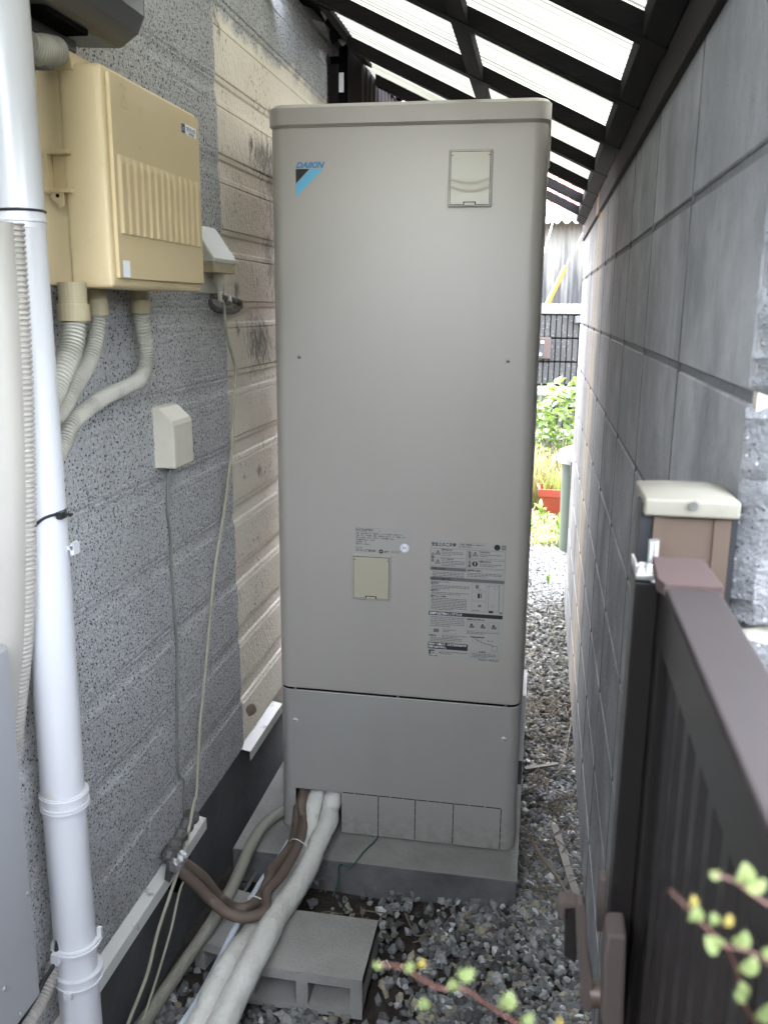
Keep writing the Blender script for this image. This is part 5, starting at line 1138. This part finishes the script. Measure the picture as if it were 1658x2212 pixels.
for nl in range(298):
    p = Vector((rr.uniform(.60, .98), rr.uniform(4.65, 5.05), GZ+rr.uniform(.40, .93)))
    if p.z > .72 and p.x < .72: p.z -= .2
    o = link('leaf', LM[rr.choice([0, 1, 1, 2])], bu); o.location = p; o.rotation_euler = (rr.uniform(-.6, .9), rr.uniform(-.6, .6), rr.uniform(0, 6.28)); s_ = rr.uniform(.8, 1.25); o.scale = (s_, s_, s_)
stems.build('stems', None, bu)
def grass(name, n, area, hmin, hmax, mats, lab, lean=.5, w=.0035, z0=GZ):
    b = B(); mm = mats
    for k in range(n):
        b.mat(random.choice(mm)); x, y = random.uniform(*area[0]), random.uniform(*area[1]); h = random.uniform(hmin, hmax); a = random.uniform(0, 6.28); l = random.uniform(.1, lean)*h
        d = Vector((math.cos(a), math.sin(a), 0)); s_ = Vector((-d.y, d.x, 0))*w; p = Vector((x, y, z0))
        m1 = p+d*l*.3+Vector((0, 0, h*.55)); m2 = p+d*l*.75+Vector((0, 0, h*.88)); e = p+d*l*1.15+Vector((0, 0, h*(1-.2*random.random())))
        b.add([p-s_, p+s_, m1+s_*.8, m1-s_*.8, m2+s_*.5, m2-s_*.5, e], [(0, 1, 2, 3), (3, 2, 4, 5), (5, 4, 6)])
    o = b.build(name, None); stuff(o); o['label'] = lab; return o
grass('dry_grass', 1500, ((.3, 1.3), (4.35, 4.85)), .25, .52, [M_STRAW, M_STRAW, M_GRASS], 'dry straw-coloured grass clump between the bush and the planter', .8)
grass('planter_weeds', 160, ((x0_+.03, x0_+L_-.03), (4.13, 4.3)), .08, .22, [M_GRASS, M_LEAF2], 'weeds growing in the orange planter', .7, z0=zt_p-.05)
grass('ground_weeds', 5200, ((.25, 1.3), (3.36, 4.25)), .015, .08, [M_GRASS, M_LEAF2, M_STRAW], 'short sunlit weeds on the yard gravel', 1.2, .004)
grass('ground_weeds', 1200, ((-.5, 2.6), (4.3, 5.7)), .05, .25, [M_GRASS, M_LEAF2, M_STRAW], 'weeds at the back of the yard', .9, .004)
def weed(x, y, s_, lab, n=14):
    t_ = thing('weed_plant', lab, 'plant', 'small weeds in the yard gravel'); t_.location = (x, y, GZ)
    for k in range(n):
        o = link('leaf', LM[1 if k % 2 else 2], t_); o.rotation_euler = (random.uniform(.2, 1.1), random.uniform(-.3, .3), k*2.4); o.location = (0, 0, .01*k*s_); o.scale = (s_, s_, s_)
weed(.685, 3.95, .9, 'leafy weed at the left foot of the orange planter'); weed(.80, 3.62, 1.0, 'broad weed growing beside the end of the block wall'); weed(.735, 2.62, .45, 'small weed sprouting from the shaded gravel', 9); weed(.62, 3.7, .7, 'low weed in the sunlit gravel beside the tank corner')
# leafy light blocker added behind the camera, darkens the lower tank front
hg = thing('light_blocker', 'leaf-covered light blocker added out of view behind the camera', 'light_blocker')
b = B(); b.mat(plain('blocker_core', (.03, .035, .02), .9)).box((-1.5, -3.5, GZ), (3.2, -2.95, 1.80)); b.build('blocker_box', None, hg)
rh = random.Random(5); b = B(); v_, f_ = leafmesh(.06, .04, .3)
for k in range(2600):
    b.mat(M_LEAF); R3 = Matrix.Rotation(rh.uniform(0, 6.28), 3, 'Z') @ Matrix.Rotation(rh.uniform(-1, 1), 3, 'X'); c_ = Vector((rh.uniform(-1.5, 3.2), rh.choice([-2.94, -2.9, -3.52]) if rh.random() < .7 else rh.uniform(-3.5, -2.95), 0)); c_.z = rh.uniform(GZ, 1.83) if c_.y > -2.95 or c_.y < -3.5 else 1.81
    b.add([tuple(c_+R3 @ Vector(p)) for p in v_], f_)
stuff(b.build('blocker_leaves', None, hg))
# ================================================================== FOREGROUND TWIGS (out of focus)
RL = [plant_leaf_mesh('leaf', .012, .0095, M_BUD, .3), plant_leaf_mesh('leaf', .013, .009, M_BUD, .3), plant_leaf_mesh('leaf', .010, .0065, M_BUDY, .3)]
def at(u, v, dist): d = ray(u, v); return Vector(CAM)+d*dist
def branch(lab, main, dist, leaves, r=.0004, side=()):
    t_ = thing('leafy_twig', lab, 'twig')
    P = [at(u, v, dist+.01*k) for k, (u, v) in enumerate(main)]
    b = B(); b.mat(M_STEM).tube(spline(P, 8), r, 8, rf=lambda i: r*(.6+.02*i))
    for sd_ in side: b.tube(spline([at(u, v, dist+.01) for u, v in sd_], 6), r*.7, 6)
    b.build('stem', None, t_, smooth=True)
    for (u, v, k, ang, s_) in leaves:
        o = link('leaf', RL[k], t_); o.location = at(u, v, dist+.012); o.scale = (s_*.42, s_*.42, s_*.42)
        M_ = Matrix((_r2, -_d2, -_f)).transposed().to_euler(); o.rotation_euler = (M_.to_matrix() @ Matrix.Rotation(math.radians(ang), 3, 'Z') @ Matrix.Rotation(.35, 3, 'X')).to_euler()
branch('blurred red-stemmed twig with lime leaves at the lower right corner', [Z8(1070, 1310), Z8(1160, 1400), Z8(1270, 1520), Z8(1400, 1640), Z8(1470, 1800), Z8(1500, 1950), Z8(1580, 2110), Z8(1640, 2250)], .27,
       [(*Z8(1210, 1490), 0, 0, 1.15), (*Z8(1205, 1400), 2, 5, 1.0), (*Z8(1370, 1650), 0, 50, 1.5), (*Z8(1440, 1620), 1, -50, 1.1), (*Z8(1470, 1640), 0, -20, 1.2), (*Z8(1490, 1790), 0, -35, 1.4), (*Z8(1530, 1950), 1, 60, 1.0), (*Z8(1590, 2080), 0, -30, 1.6), (*Z8(1620, 1680), 0, -70, 1.2), (*Z8(1340, 1510), 1, 20, .9), (*Z8(1400, 1520), 2, -10, 1.1), (*Z8(1500, 1930), 0, 10, 1.0)],
       side=([Z8(1380, 1640), Z8(1470, 1655), Z8(1600, 1700), Z8(1700, 1800)],))
branch('blurred twig tip with a green leaf entering from the right edge', [Z8(1330, 1210), Z8(1450, 1250), Z8(1560, 1330), Z8(1700, 1420)], .26,
       [(*Z8(1500, 1260), 0, 0, 1.45), (*Z8(1520, 1290), 1, -60, 1.2), (*Z8(1370, 1215), 1, 70, .8)])
branch('blurred twig with small lime leaves across the bottom centre', [Z7(640, 1550), Z7(760, 1570), Z7(850, 1620), Z7(960, 1680), Z7(1100, 1690), Z7(1200, 1760), Z7(1280, 1810), Z7(1420, 1900)], .30,
       [(*Z7(660, 1560), 1, 60, .7), (*Z7(775, 1580), 0, -40, .9), (*Z7(860, 1570), 2, -10, .9), (*Z7(1060, 1610), 0, -60, 1.3), (*Z7(1040, 1690), 0, 10, 1.0), (*Z7(885, 1790), 0, 10, 1.0), (*Z7(1300, 1780), 0, -20, 1.5), (*Z7(1400, 1860), 0, -40, 1.1), (*Z7(1590, 1880), 2, -10, .9)])
